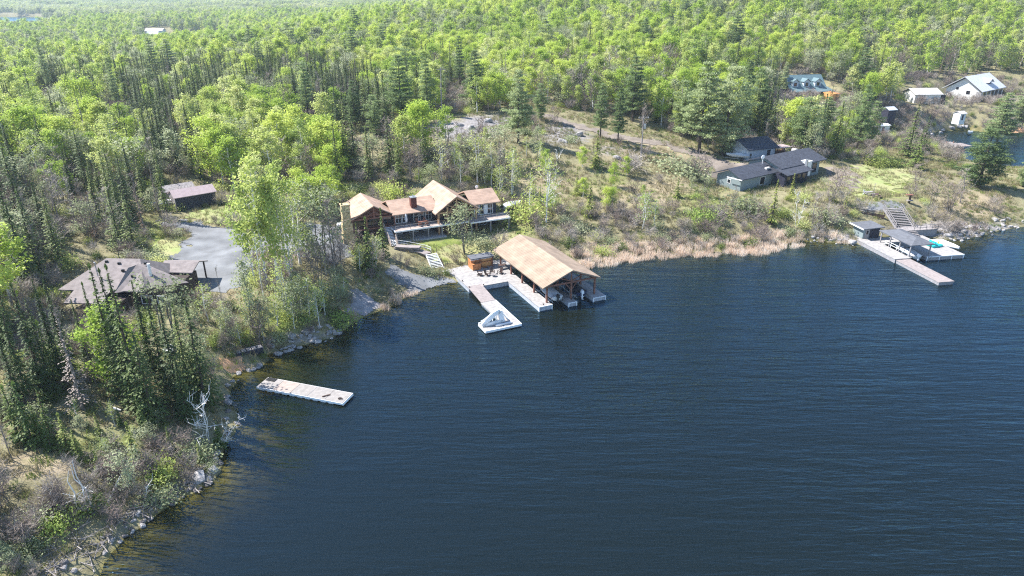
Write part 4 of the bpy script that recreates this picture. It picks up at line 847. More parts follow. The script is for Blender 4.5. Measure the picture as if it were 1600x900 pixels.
b = MB(); b.tube((-1.0,0,.7),(1.0,0,.7),.5,.5,14); b.blob((-1.0,0,.7),.35,.5,.5,0,12,8); b.blob((1.0,0,.7),.35,.5,.5,0,12,8); b.build('tank',M['plastic'],t,True)
for s in (-.7,.7): MB().box(s-.1,s+.1,-.35,.35,0,.3).build('support',M['concrete'],t)
def solve_h(px, py, pytop, x, y, z):
    h = 5.0
    for _ in range(30):
        yy = proj(x, y, z+h)[1]; h += (yy-pytop)*.12
    return max(h, .6)
x, y, z = G(1001,250); hp = solve_h(0,0,181,x,y,z)
t = thing('utility_pole','tall wooden utility pole with transformer on the open slope','utility pole',(x,y,z)); MB().tube((0,0,-.5),(0,0,hp),.17,.12,8).build('pole',M['greywood'],t)
b = MB(); b.beam((-1.3,0,hp-.5),(1.3,0,hp-.5),.12); b.build('crossarm',M['greywood'],t); b = MB(); b.tube((.4,0,hp-3.0),(.4,0,hp-1.9),.3,.3,10); b.build('transformer',M['steel'],t)
for s in (-1.1,0.05,1.1): MB().tube((s,0,hp-.44),(s,0,hp-.2),.05).build('insulator',M['whitewood'],t)
x2, y2, z2 = G(690,185); h2 = solve_h(0,0,105,x2,y2,z2)
t2 = thing('utility_pole','pale leaning utility pole on the rocky clearing behind the log house','utility pole',(x2,y2,z2)); MB().tube((0,0,-.5),(.3,0,h2),.17,.12,8).build('pole',M['greywood'],t2); MB().beam((-.9,0,h2-.6),(1.4,0,h2-.6),.12).build('crossarm',M['greywood'],t2)
w = MB(); n = 16; prev = None
for i in range(n+1):
    u_ = i/n; q = Vector((x,y,z+hp-.2)).lerp(Vector((x2+.3,y2,z2+h2-.4)),u_); q.z -= 3*math.sin(pi*u_)
    if prev is not None: w.tube(prev,q,.02,.02,4)
    prev = q
w = w.build('power_line',M['black']); tag(w,'thin power line strung between the two wooden utility poles','power line')
# dark timber box steps by the point
x, y, z = G(392,552); t = thing('shore_steps','dark timber box steps with a pale end on the rocky shore by the point','steps',(x,y,z),math.radians(32))
MB().box(-2.6,1.6,-.5,.5,-.3,.55).build('side_board',M['navy'],t)
b = MB()
for k in range(6): b.box(-2.5+.68*k,-1.95+.68*k,-.45,.45,.56,.64)
b.build('tread',M['greywood'],t); MB().box(-2.75,-2.6,-.55,.55,-.3,.8).build('end_board',M['whitewood'],t); b = MB(); railing(b,[(-2.5,.5,.5),(1.5,.5,.5)],.55,1.3,.03); b.build('handrail',M['darkwood'],t)
# ---- the dock group on the other property
RO = P(1347,378,.8)[:2]; RA = -80
R = site('house_dock','pale dock with a long pinkish finger and wide platform below the charcoal roofed house','dock',RO,RA,0.0)
b = MB(); b.box(-1.6,9.6,0,3.3,.68,.8); b.box(-5.2,-1.6,.6,5.4,.68,.8); b.box(-1.6,2.0,3.3,14.6,.68,.8); b.box(2.0,9.6,6.6,14.6,.68,.8); BD(b,'deck_boards',M['deckwhite'],R)
b = MB(); b.box(9.62,20.4,.2,3.2,.5,.62); BD(b,'finger_boards',M['deckpink'],R)
b = MB(); b.box(-1.5,9.6,.04,.1,-.5,.68); b.box(9.52,9.58,.1,3.25,-.5,.68); b.box(2.0,9.6,6.62,6.7,-.5,.68); b.box(9.5,9.58,6.7,14.6,-.5,.68); b.box(2,9.5,14.5,14.58,-.5,.68); b.box(9.7,20.35,.25,.32,-.1,.5); b.box(20.28,20.35,.3,3.1,-.1,.5); BD(b,'crib_planks',M['greywall'],R)
b = MB()
for y in (6.7,9.3,11.9,14.4): b.box(9.55,9.68,y-.08,y+.08,-.3,.84)
b.box(9.55,9.66,6.6,14.6,.66,.82); BD(b,'corner_trim',M['whitewood'],R)
b = MB()
for y in (6.9,7.5): b.beam((9.75,y,-.5),(9.75,y,1.4),.05)
for k in range(4): b.beam((9.75,6.9,-.2+.3*k),(9.75,7.5,-.2+.3*k),.04)
BD(b,'ladder',M['steel'],R)
cn = site('boat_canopy','low grey hipped canopy on pale posts over the white boat at the far dock','canopy',RO,RA,0.8)
b = MB(); hiproof(b,.3,9.3,3.0,8.0,3.15,3.85,2.4,7.2,5.5); BD(b,'roof',M['greyroof'],cn)
for x in (.8,3.4,6.1,8.9):
    for y in ((3.35,7.5) if x in (.8,8.9) else (3.35,)): b = MB(); b.beam((x,y,.8),(x,y,3.1),.17); BD(b,'post',M['greywall'],cn)
b = MB(); railing(b,[(2.2,3.4,.8),(8.6,3.4,.8)],.9,1.4,.04); BD(b,'railing',M['whitewood'],cn)
boat('motor_boat','white motor boat moored under the grey canopy at the far dock',local(RO,RA,6.0,5.1,.05),math.radians(RA)+pi/2,6.2,2.2,'hull','hull','canvas','plastic')
ht = site('boat_hut','small sage hut with overhanging grey roof at the shore end of the far dock','hut',RO,RA,.8)
b = MB(); b.box(-4.9,-1.7,1.2,4.8,.4,2.95); BD(b,'wall',M['sagewall'],ht); b = MB(); b.hexa([(-5.4,.6,2.9),(-1.0,.6,2.9),(-1.0,5.3,3.1),(-5.4,5.3,3.1)],[(-5.4,.6,3.05),(-1.0,.6,3.05),(-1.0,5.3,3.25),(-5.4,5.3,3.25)]); BD(b,'roof',M['greyroof'],ht)
b = MB(); b.box(-1.7,-1.64,1.6,2.5,.8,2.7); d_ = BD(b,'door',M['greywall'],ht); q = MB(); q.box(-1.64,-1.62,1.85,2.25,1.7,2.4); q.build('pane',M['glass'],d_)
b = MB(); b.box(-1.7,-1.66,2.6,4.8,.8,2.9); BD(b,'front_panel',M['navy'],ht); b = MB(); b.box(-5.45,-.95,.52,.6,2.85,3.08); BD(b,'fascia',M['whitewood'],ht)
# stairs up the bank
ss = site('bank_stairs','wide weathered stairs with side railings climbing the bank behind the far dock','stairs',RO,RA,1.0)
n = 12; b = MB()
for i in range(n): t = i/(n-1); b.box(-4.6-4.2*t-.2,-4.6-4.2*t+.2,10.6,14.4,1.7+2.6*t,1.78+2.6*t)
BD(b,'tread',M['greywood'],ss)
for y in (10.5,14.5): b = MB(); b.beam((-4.3,y,1.6),(-9.0,y,4.35),.14,.35); BD(b,'stringer',M['greywall'],ss); b = MB(); railing(b,[(-4.3,y,1.7),(-9.0,y,4.4)],1.0,1.2,.05); BD(b,'handrail',M['greywood'],ss)
ld = site('stair_landing','weathered railed landing between the bank stairs and the far dock','landing',RO,RA,.9)
b = MB(); b.box(-4.4,-2.2,10.4,18.6,1.6,1.72); BD(b,'boards',M['greywood'],ld)
b = MB(); railing(b,[(-2.25,13.0,1.72),(-2.25,18.5,1.72),(-4.35,18.5,1.72)],1.0,1.3,.05); BD(b,'railing',M['greywood'],ld)
b = MB(); b.box(-4.3,-2.3,10.5,18.5,.2,1.6); BD(b,'skirt',M['greywall'],ld)
b = MB()
for i in range(4): b.box(-2.2+.35*i,-1.85+.35*i,11,13.6,1.45-.2*i,1.52-.2*i)
BD(b,'lower_steps',M['greywood'],ld)
x, y, z = G(1420,318); t = thing('stone_cairn','thin stacked wooden lookout post with brown platform top beside the bank stairs','post',(x,y,z))
t.name = 'lookout_post'; hp = solve_h(0,0,305,x,y,z); MB().beam((0,0,0),(0,0,hp),.3).build('post',M['darkwood'],t); MB().box(-.6,.6,-.4,.4,.3*hp,.38*hp).build('shelf',M['greywood'],t); MB().box(-.9,.5,-.3,.5,hp,hp+.12).build('platform',M['timber'],t)
x, y, z = G(1352,334); 
t = thing('bank_fence','low dark timber fence along the gravel landing edge above the hut','fence',(x,y,z),-.5); b = MB(); railing(b,[(-3,0,0),(3.6,0,-.3)],.9,1.4,.06); b.build('rail',M['darkwood'],t); MB().box(-3.2,3.6,-.15,.15,-.9,.1).build('retaining_board',M['darkwood'],t)
# turquoise pedal boat and white raft
tx, ty, tz = local(RO,RA,4.6,12.2,.8); t = thing('pedal_boat','bright turquoise pedal boat standing on the far dock platform','pedal boat',(tx,ty,tz),.3)
b = MB()
for s in (-.5,.5): b.hexa([(-1.1,s-.3,0),(1.1,s-.3,0),(1.1,s+.3,0),(-1.1,s+.3,0)],[(-1.3,s-.36,.4),(1.4,s-.36,.4),(1.4,s+.36,.4),(-1.3,s+.36,.4)])
b.box(-1.1,1.0,-.3,.3,.2,.45); b.build('hull',M['turquoise'],t); b = MB()
for s in (-.4,.4): b.box(-.5,.1,s-.3,s+.3,.4,.6); b.box(-.7,-.5,s-.3,s+.3,.4,1.15)
b.build('seats',M['turquoise'],t); MB().box(.9,1.1,-.1,.1,.4,.9).build('steering_column',M['yellow'],t)
tx, ty, tz = local(RO,RA,3.4,13.6,.82); t = thing('swim_raft','white inflatable raft lying at the edge of the far dock platform','raft',(tx,ty,.55),math.radians(RA))
b = MB(); b.path([(-1.6,.6,.25),(1.2,1.2,.25),(3.0,2.6,.25),(1.4,2.8,.25),(-1.4,2.6,.25),(-1.8,1.2,.25),(-1.6,.6,.25)],[.28]*7,8); b.build('tube',M['plastic'],t,True); b = MB(); b.add([(-1.6,.6,.3),(1.2,1.2,.3),(3.0,2.6,.3),(1.4,2.8,.3),(-1.4,2.6,.3),(-1.8,1.2,.3)],[(0,1,2,3,4,5)]); b.build('floor',M['plastic'],t)
# ---- houses around the cove and beyond
WO = P(1533,142,12)[:2]
WH = site('white_house','big white house with pale metal gable roof and dormer above the cove','house',WO,38,7.8)
b = MB(); gablewall(b,1.0,22,.8,12.4,4,12,16.2,'x',.2,6.6); BD(b,'wall',M['whitewall'],WH)
b = MB(); gable(b,0,23.6,-.6,13.8,11.7,16.6,'x',.2,6.6); BD(b,'roof',M['metalroof'],WH)
b = MB(); gable(b,10.2,15.6,-.2+1.6,5.4,14.1,15.5,'y',.12); BD(b,'dormer_roof',M['metalroof'],WH)
b = MB(); b.hexa([(10.7,2.0,12.2),(15.1,2.0,12.2),(12.9,2.0,15.2)],[(10.7,5.0,12.2),(15.1,5.0,12.2),(12.9,5.0,15.2)]); BD(b,'dormer_wall',M['bluewall'],WH)
for x in (11.9,12.9,13.9): window(WH,x,2.0,13.0,.8,.9,'-y','navy',1,1)
b = MB(); b.box(1.5,21.5,.72,.8,8.2,11.2); BD(b,'window_wall',M['glass'],WH)
b = MB()
for x in (1.4,5.4,9.4,13.4,17.4,21.4): b.beam((x,-.2,6),(x,-.2,11.7),.25)
BD(b,'porch_post',M['whitewood'],WH)
window(WH,1.0,4.6,10.2,1.3,1.3,'-x','darkwood',1,2); window(WH,1.0,8.6,11.6,.9,.9,'-x','darkwood',1,1)
b = MB(); b.box(.6,1.0,-.2,1.6,5,11.4); BD(b,'stone_pier',M['rock'],WH)
b = MB(); b.box(-2.0,1.0,1.0,4.5,7,7.6); railing(b,[(-2,1,7.6),(-2,9,7.6)],1,1.5,.06); BD(b,'porch',M['timber'],WH)
WG = site('white_garage','low white garage with pale grey roof beside the big white house','garage',P(1428,160,8.2)[:2],4,8.2)
b = MB(); gablewall(b,0,10,0,8,6,11.2,12.6,'x',.15); BD(b,'wall',M['whitewall'],WG); b = MB(); gable(b,-.6,10.6,-.6,8.6,11.1,12.9,'x',.15); BD(b,'roof',M['palegreyroof'],WG); b = MB(); b.box(1,4,-.05,0,8.2,10.6); BD(b,'garage_door',M['whitewood'],WG); b = MB(); b.box(10,12.6,1,6,6,10.6); BD(b,'link_wall',M['navy'],WG)
BH = site('chalet','blue green roofed chalet with three dormers among the trees','house',P(1233,141,13.5)[:2],12,10.5)
b = MB(); gablewall(b,1,15,.8,9,6,13.6,18,'x',.2); BD(b,'wall',M['navy'],BH); b = MB(); gable(b,.2,15.6,.6,9.8,14.2,18.2,'x',.15); BD(b,'roof',M['greenroof'],BH)
b = MB(); b.hexa([(-.4,-2.6,12.9),(17.2,-2.6,12.9),(16,.8,14.1),(.2,.8,14.1)],[(-.4,-2.6,13.05),(17.2,-2.6,13.05),(16,.8,14.3),(.2,.8,14.3)]); BD(b,'porch_roof',M['greenroof'],BH)
for x in (2.8,7.4,12):
    b = MB(); gable(b,x-1.5,x+1.5,.6,4.6,16.2,17.3,'y',.1); o = BD(b,'dormer_roof',M['greenroof'],BH); b = MB(); b.hexa([(x-1.2,.9,14.3),(x+1.2,.9,14.3),(x+1.2,.9,16.2),(x,.9,17.1),(x-1.2,.9,16.2)],[(x-1.2,4,14.3),(x+1.2,4,14.3),(x+1.2,4,16.2),(x,4,17.1),(x-1.2,4,16.2)]); BD(b,'dormer_wall',M['bluewall'],BH); window(BH,x,.9,14.7,1.1,1.2,'-y','navy',2,1)
for x in (.2,4.2,8.2,12.2,16.6): b = MB(); b.beam((x,-2.3,8),(x,-2.3,12.9),.2); BD(b,'porch_post',M['darkwood'],BH)
OS = site('plywood_shed','unfinished orange plywood shed standing on cribbing below the chalet','shed',P(1298,166,9.6)[:2],30,9.3)
b = MB(); b.box(0,3.6,0,3.6,10.6,13.6); BD(b,'wall',M['orangeply'],OS); b = MB(); b.box(-.2,3.8,-.2,.0,13.6,13.75); b.box(-.2,3.8,3.6,3.8,13.6,13.75); 
for x in (0,.9,1.8,2.7,3.6): b.beam((x,-.3,13.7),(x,4,13.9),.1,.16)
BD(b,'roof_joist',M['orangeply'],OS); b = MB()
for x in (.2,3.4):
    for y in (.2,3.4): b.beam((x,y,7.5),(x,y,10.6),.3)
b.box(0,3.6,.0,.2,9.6,10.2); BD(b,'cribbing',M['greywall'],OS)
def hut(name, label, cat, px, py, zb, ang, w, d, h, wm, rm, zr=.8):
    t = site(name, label, cat, P(px,py,zb)[:2], ang, zb); b = MB(); gablewall(b,0,w,0,d,zb-1.5,zb+h,zb+h+zr,'x',.1); BD(b,'wall',M[wm],t); b = MB(); gable(b,-.2,w+.2,-.3,d+.3,zb+h,zb+h+zr+.1,'x',.1); BD(b,'roof',M[rm],t)
    b = MB(); b.box(w*.3,w*.3+.9,-.06,0,zb,zb+h*.8); BD(b,'door',M['navy'],t); return t
hut('garden_shed','little white garden shed on dry ground beside the cove','shed',1499,188,5.2,25,3,2.6,2.2,'whitewall','palegreyroof',.6)
hut('boat_shed','tall blue black shed standing behind pines beside the cove','shed',1384,196,5.0,20,3.4,3,5.0,'navy','bluewall',.8)
hut('cabin','long pale roofed cabin far behind the white house','cabin',1545,113,12,10,12,6,2.6,'whitewall','palegreyroof',1.4)
hut('waterfront_shed','low pale shed with white door at the cove shore beside the red pier','shed',1372,208,3.2,15,4.2,3,2.4,'whitewall','whitewood',.3)
x, y, z = P(1362,214,1.4); t = thing('red_pier','rusty red plank pier with dark posts at the near end of the cove','pier',(x,y,1.2),math.radians(-14))
b = MB(); b.box(0,12,-1.2,2.2,0,.2); b.build('boards',M['cedar'],t); b = MB(); b.box(0,12,-1.3,-1.2,-.9,.15); b.build('fascia',M['cedar'],t)
for k in range(5): q = MB(); q.beam((.4+2.7*k,-1.1,-1.5),(.4+2.7*k,-1.1,.9),.25); q.build('post',M['darkwood'],t)
x, y, z = P(1436,225,1.0); t = thing('cove_pier','pale pinkish pier reaching along the cove shore','pier',(x,y,.8),math.radians(8))
b = MB(); b.box(0,13,0,2.2,0,.15); b.box(9,15,-5,0,0,.15); b.build('boards',M['deckpink'],t); b = MB()
for k in range(6): b.beam((.3+2.4*k,.1,-1.5),(.3+2.4*k,.1,.8),.2)
b.build('posts',M['timber'],t)
x, y, z = P(1515,209,.2); boat('rowing_boat','pale open rowing boat drawn up beside the cove shore rocks',(x,y,.05),.9+pi/2,4.2,1.5,'hull','hull',None,None,False)
drape('sand_beach',[(1560,203),(1600,197),(1660,197),(1670,206),(1600,210),(1565,209)],M['sand'],.8,.1)
x, y, z = P(1572,201,1.2); t = thing('beach_fence','dark post and rail fence along the orange sand across the cove','fence',(x,y,.9),.0)
for k in range(6): q = MB(); q.beam((k*1.8,0,-.5),(k*1.8,0,3.0),.22); q.build('post',M['darkwood'],t)
b = MB(); b.beam((0,0,2.8),(9,0,2.8),.12,.2); b.beam((0,0,1.6),(9,0,1.6),.1,.16); b.build('rail',M['darkwood'],t)
def farhouse(label, px, py, w, h, d, wm, rm, ang=5):
    x, y, _ = P(px,py,3); zb = hz1(x, y); t = site('far_house', label, 'house', (x,y), ang, zb); b = MB(); gablewall(b,-w/2,w/2,0,d,zb-1,zb+h,zb+h+2.4,'x',.2); BD(b,'wall',M[wm],t); b = MB(); gable(b,-w/2-.6,w/2+.6,-.8,d+.8,zb+h,zb+h+2.7,'x',.2); BD(b,'roof',M[rm],t)
    for k in (-.3,0,.3): window(t,w*k,0,zb+1,w*.16,h*.5,'-y','navy',2,1)
farhouse('broad white lakefront house on the distant shore with a low pale roof',240,49,20,6.5,12,'whitewall','palegreyroof')
farhouse('white boathouse at the water line below the broad distant house',237,52,12,4,8,'whitewall','whitewood')
farhouse('small white house uphill between the distant pair of houses',262,44,12,4,9,'whitewall','palegreyroof',-8)
farhouse('small white distant house, second from the broad lakefront one',275,43,8,4,8,'whitewall','whitewood',12)
farhouse('small white house at the far end of the distant row',286,43,9,4,8,'whitewall','palegreyroof')
# ------------------------------------------------------------------ trees: meshes built once, each tree placed as its own thing
def quads_mesh(name, pos, nrm, tan, sx, sy, mt, shape=4, extra=None):
    """leaf / spray faces: pos (n,3), frames, half sizes; triangles (3) or quads (4)"""
    n = len(pos); bi = np.cross(nrm, tan)
    if shape == 3: c = [(-1,-.7),(1,-.7),(0,1)]
    elif shape == 4: c = [(-1,0),(0,-.75),(1,0),(0,.75)]
    vs = np.stack([pos+tan*(a*sx)[:, None]+bi*(b_*sy)[:, None] for a, b_ in c], 1).reshape(-1, 3); k = len(c)
    fs = np.arange(n*k).reshape(n, k)
    V = vs.tolist(); Fc = fs.tolist(); mi = [0]*n
    me = bpy.data.meshes.new(name); me.from_pydata(V, [], Fc); me.materials.append(mt); me.update(); return me
def unit(a): return a/np.maximum(np.linalg.norm(a, axis=-1, keepdims=True), 1e-6)
def rframes(R, n, up=.5):
    nrm = unit(R.normal(size=(n, 3))+np.array([0, 0, up])); t = unit(np.cross(nrm, R.normal(size=(n, 3)))); return nrm, t
def m_spruce(seed, h=14, r=2.1, lv=34, nb=7, ns=6, mt='spruce', low=.1, sz=.22, gap=.1, ragged=.25):
    R = np.random.RandomState(seed); P_, T_, N_, S_ = [], [], [], []
    for i in range(lv):
        t = i/(lv-1); z0 = h*(low+(1-low)*t)
        for k in range(max(3, int(nb*(1-t*.45)))):
            if R.rand() < gap: continue
            z = z0+R.uniform(-.7, .7)*h/lv*(1.6 if t < .9 else .5); t_ = min(1, max(0, (z/h-low)/(1-low))); rr = r*((1-t_)**.95)*(1+.1*math.sin(z*1.3+seed)+.12*math.sin(k*2.1+z*.6))+.08
            a = R.rand()*2*pi; L = rr*R.uniform(1-ragged*1.6, 1+ragged*.5)
            for j in range(max(1, int(ns*(.35+.65*(1-t))))):
                u = (j+R.rand())/max(1, ns*(.35+.65*(1-t))); u = .15+.85*u; d = np.array([math.cos(a), math.sin(a), 0]); s = np.array([-d[1], d[0], 0])
                off = s*R.uniform(-1, 1)*(.28*L*(1-u*.6)); p = d*L*u+off; zz = z-.42*L*u*(1.0-.25*u)+R.uniform(-.08, .08)
                P_.append((p[0], p[1], zz)); o = unit(d*1.0+s*R.uniform(-.7, .7)+np.array([0, 0, -.35+R.uniform(-.3, .2)])); T_.append(o)
                nn = np.array([d[0]*.8, d[1]*.8, .75])+R.normal(size=3)*.3; N_.append(unit(nn-o*np.dot(nn, o))); S_.append(sz*R.uniform(.7, 1.4)*(.55+.45*(1-t)))
    P_.append((0, 0, h+.1)); T_.append(np.array([0, 0, 1.])); N_.append(np.array([1., 0, 0])); S_.append(.4)
    S_ = np.array(S_); return quads_mesh('spruce_crown', np.array(P_), np.array(N_), np.array(T_), S_*1.0, S_*.75, M[mt])
def m_trunk(h, r, mt, bend=0, seed=0, low=-.6, n=6):
    b = MB(); R = random.Random(seed); p = [(0,0,low)]; k = 5
    for i in range(1, k+1): p.append((bend*(i/k)**2+R.uniform(-.05,.05), R.uniform(-.05,.05)*i, h*i/k))
    b.path(p, [r*(1-.85*i/k)+.02 for i in range(k+1)], n); return b.mesh('trunk', [M[mt]]), p
def m_leafy(seed, h=12, r=2.6, n=2600, mt='aspen', c0=.3, size=.2, nl=26, cl=.75, bark='birchbark', stems=1, sparse=0):
    """trunk with limbs (mesh) + leaf cloud clustered round the limb ends"""
    R = np.random.RandomState(seed); b = MB(); cents = []
    for s in range(stems):
        a0 = R.rand()*2*pi; lean = 0 if stems == 1 else R.uniform(.6, 1.4)*r*.35; top = np.array([math.cos(a0)*lean, math.sin(a0)*lean, h*R.uniform(.88, 1.0)]); base = np.array([math.cos(a0)*.15*(stems > 1), math.sin(a0)*.15*(stems > 1), -.5])
        pts = [base+(top-base)*(i/5)+np.append(R.normal(size=2)*.12*(i > 0), 0) for i in range(6)]; tr = .045+.011*h/ (1 if stems == 1 else 1.5); b.path([tuple(q) for q in pts], [tr*(1-.82*i/5) for i in range(6)], 5)
        for k in range(max(4, nl//stems)):
            t = c0+(1-c0)*(k+R.rand())/(nl/stems); t = min(t, .98); f = t*5; i = min(4, int(f)); p0 = pts[i]+(pts[i+1]-pts[i])*(f-i); a = R.rand()*2*pi
            prof = math.sin(pi*min(1, max(.08, ((t-c0)/(1-c0))**.8*.86+.14)))**.7; L = r*prof*R.uniform(.6, 1.15)
            e = p0+np.array([math.cos(a)*L, math.sin(a)*L, L*R.uniform(.35, .9)]); b.tube(tuple(p0), tuple(e), tr*.33*(1-t*.5), .012, 3, 0, False)
            m = (p0+e)/2
            for c in (m, e, e+R.normal(size=3)*.3): cents.append(c)
            for q in range(2): e2 = m+(e-m)*R.rand()+R.normal(size=3)*r*.22; b.tube(tuple(m+(e-m)*.2), tuple(e2), .02, .008, 3, 0, False); cents.append(e2)
        cents.append(top)
    cents = np.array(cents); 
    if sparse: cents = cents[R.rand(len(cents)) > sparse]
    w = R.uniform(.3, 1.6, len(cents)); w /= w.sum(); ci = R.choice(len(cents), n, p=w); pos = cents[ci]+R.normal(size=(n, 3))*cl*np.array([.55, .55, .42])
    out = unit(pos-np.array([0,0,h*(c0+.25)])); nr = unit(R.normal(size=(n, 3))*(.7 if size < .25 else .4)+out*.7+np.array([0,0,.7])); tg = unit(np.cross(nr, R.normal(size=(n, 3)))); s = size*R.uniform(.6, 1.35, n)
    return quads_mesh('leaf_crown', pos, nr, tg, s, s, M[mt], 4), b.mesh('trunk', [M[bark]])
def m_bare(seed, h=9, r=2.2, mt='twig', stems=1, nl=22, tw=6, bark='greybark', w=.045):
    R = np.random.RandomState(seed); b = MB(); tb = MB()
    for s in range(stems):
        a0 = R.rand()*2*pi; lean = (0 if stems == 1 else R.uniform(.3, 1)*r*.7); top = np.array([math.cos(a0)*lean, math.sin(a0)*lean, h*R.uniform(.75, 1.0)]); base = np.array([math.cos(a0)*.12*(stems > 1), math.sin(a0)*.12*(stems > 1), -.4])
        pts = [base+(top-base)*(i/4)+np.append(R.normal(size=2)*.12*(i > 0), 0) for i in range(5)]; tr = (.03+.011*h)/(1 if stems == 1 else 1.8); tb.path([tuple(q) for q in pts], [tr*(1-.8*i/4) for i in range(5)], 5)
        for k in range(max(3, nl//stems)):
            t = R.uniform(.22, .97); f = t*4; i = min(3, int(f)); p0 = pts[i]+(pts[i+1]-pts[i])*(f-i); a = R.rand()*2*pi; L = r*(1.05-t*.7)*R.uniform(.5, 1.1); e = p0+np.array([math.cos(a)*L, math.sin(a)*L, L*R.uniform(.5, 1.2)]); b.tube(tuple(p0), tuple(e), w*.9, w*.4, 3, 0, False)
            for q in range(tw):
                u = R.uniform(.25, 1); m = p0+(e-p0)*u; e2 = m+R.normal(size=3)*L*.32+np.array([0, 0, L*.22]); b.tube(tuple(m), tuple(e2), w*.5, w*.22, 3, 0, False)
                e3 = e2+R.normal(size=3)*L*.2+np.array([0, 0, L*.1]); b.tube(tuple(e2*.5+m*.5), tuple(e3), w*.38, w*.18, 3, 0, False)
    return b.mesh('branches', [M[mt]]), tb.mesh('trunk', [M[bark]])
def m_pine(seed, h=18, r=4.2, wh=13, mt='pine', c0=.22, per=44, bark='bark', ps=.78):
    R = np.random.RandomState(seed); tb = MB(); tb.path([(0,0,-.5),(R.normal()*.1,R.normal()*.1,h*.5),(R.normal()*.2,R.normal()*.2,h)], [.02*h,.012*h,.03], 7); pos = []
    for i in range(wh):
        t = i/(wh-1); z = h*(c0+(1-c0)*t); base = (r*(1-t)**.55 if c0 > .1 else r*math.sin(pi*(.12+.86*(1-t)*.98))**.6*(1.05-.45*t))*(.8+.2*math.sin(i*1.7+seed))+.4
        for k in range(10 if t < .75 else 6):
            a = R.rand()*2*pi; L = base*R.uniform(.55, 1.15); lift = R.uniform(.02, .22)*L; tb.tube((0,0,z),(math.cos(a)*L,math.sin(a)*L,z+lift), .05, .015, 3, 0, False)
            for j in range(max(2, int(L/.9))):
                u = .35+.65*(j+.5)/max(2, int(L/.9)); c = np.array([math.cos(a)*L*u, math.sin(a)*L*u, z+lift*u+.1]); c[:2] += R.normal(size=2)*.28*L*.3
                m = int(per*(.6+.4*(1-t))); q = R.normal(size=(m, 3))*np.array([.5, .5, .2 if c0 > .1 else .3])*ps; pos.append(c+q)
    pos.append(np.array([0, 0, h])+R.normal(size=(20, 3))*np.array([.25, .25, .4])); pos = np.concatenate(pos); n = len(pos)
    nr, tg = rframes(R, n, 1.8); tg = unit(tg+np.array([0, 0, .35])); nr = unit(nr-tg*(nr*tg).sum(1, keepdims=True)); s = .2*R.uniform(.6, 1.4, n)
    return quads_mesh('pine_crown', pos, nr, tg, s*1.25, s*.6, M[mt]), tb.mesh('trunk', [M[bark]])
def m_bush(seed, h=2.4, r=1.6, n=520, mt='paleleaf', size=.15, lump=9):
    R = np.random.RandomState(seed); c = R.normal(size=(lump, 3)); c = c/np.linalg.norm(c, axis=1, keepdims=True)*R.uniform(.3, .8, (lump, 1)); c[:, 2] = np.abs(c[:, 2]); c *= np.array([r, r, h*.8]); ci = R.randint(0, lump, n); pos = c[ci]+R.normal(size=(n, 3))*np.array([r*.3, r*.3, h*.2]); pos[:, 2] = np.abs(pos[:, 2])
    nr, tg = rframes(R, n); s = size*R.uniform(.6, 1.4, n); b = MB()
    for k in range(7): e = c[R.randint(0, lump)]; b.tube((0,0,-.2), tuple(e), .04, .015, 3, 0, False)
    return quads_mesh('bush_foliage', pos, nr, tg, s, s, M[mt]), b.mesh('stems', [M['greybark']])
PROTO = {}   # kind -> list of (crown mesh, trunk mesh, height)
def tr_(h, r, mt, seed=0, bend=0): return m_trunk(h, r, mt, bend, seed)[0]
PROTO['spruce'] = [(m_spruce(i, 14, [2.6,2.1,3.0,1.9][i], 50, 10, 8, low=[.05,.1,.04,.18][i]), tr_(13.5,.18,'bark',i), 14) for i in range(4)]
PROTO['firs'] = [(m_spruce(20+i, 7, [1.5,1.8][i], 26, 9, 7, 'fir', .04, .22), tr_(6.6,.1,'bark',i), 7) for i in range(2)]
PROTO['deadspruce'] = [(m_spruce(30+i, 13, 1.4, 36, 7, 8, ['deadneedle','twig'][i], .1, .11, .4), tr_(12.6,.16,'greybark',i), 13) for i in range(2)]
def lf(*a, **k):
    x, y = m_leafy(*a, **k); return x, y, a[1]
PROTO['aspen'] = [lf(40, 12, 2.4, 2600, 'aspen', .32, .17, 24, .8), lf(41, 13, 2.9, 3000, 'limeleaf', .25, .18, 30, .85), lf(42, 11, 2.2, 1500, 'aspen', .35, .16, 20, .7, sparse=.3), lf(43, 12, 3.2, 3000, 'limeleaf', .2, .17, 30, .9, stems=2, bark='greybark')]
PROTO['pale'] = [lf(50, 10, 2.4, 1100, 'paleleaf', .25, .15, 24, .7, bark='greybark', sparse=.2), lf(51, 9, 2.8, 1300, 'paleleaf', .2, .15, 26, .8, stems=3, bark='greybark')]
PROTO['birch'] = [lf(60, 11, 2.3, 700, 'aspen', .25, .14, 30, .7, stems=2, sparse=.25), lf(61, 12, 2.0, 550, 'aspen', .3, .14, 26, .6, sparse=.3)]
def bm(*a, **k):
    x, y = m_bare(*a, **k); return x, y, a[1]
PROTO['bare'] = [bm(70, 9, 2.2, 'twig', 1, 26, 7), bm(71, 8, 2.4, 'redtwig', 3, 30, 7), bm(72, 10, 1.9, 'twig', 1, 24, 6, 'greybark')]
PROTO['whitebare'] = [bm(80, 9, 2.4, 'twig', 2, 16, 4, 'birchbark', .055), bm(81, 9, 1.2, 'twig', 1, 5, 2, 'birchbark', .05)]
for q in PROTO['whitebare']: q[0].materials[0] = M['birchbark']
def pm(*a, **k):
    x, y = m_pine(*a, **k); return x, y, a[1]
PROTO['pine'] = [pm(90, 18, 5.2, 14), pm(91, 18, 4.3, 15, c0=.22, per=36), pm(92, 17, 5.8, 13, c0=.08, per=46)]
PROTO['bareshrub'] = [bm(100+i, 2.6, 1.7, ['twig','redtwig','twig'][i], 7, 42, 5, 'greybark', .028) for i in range(3)]
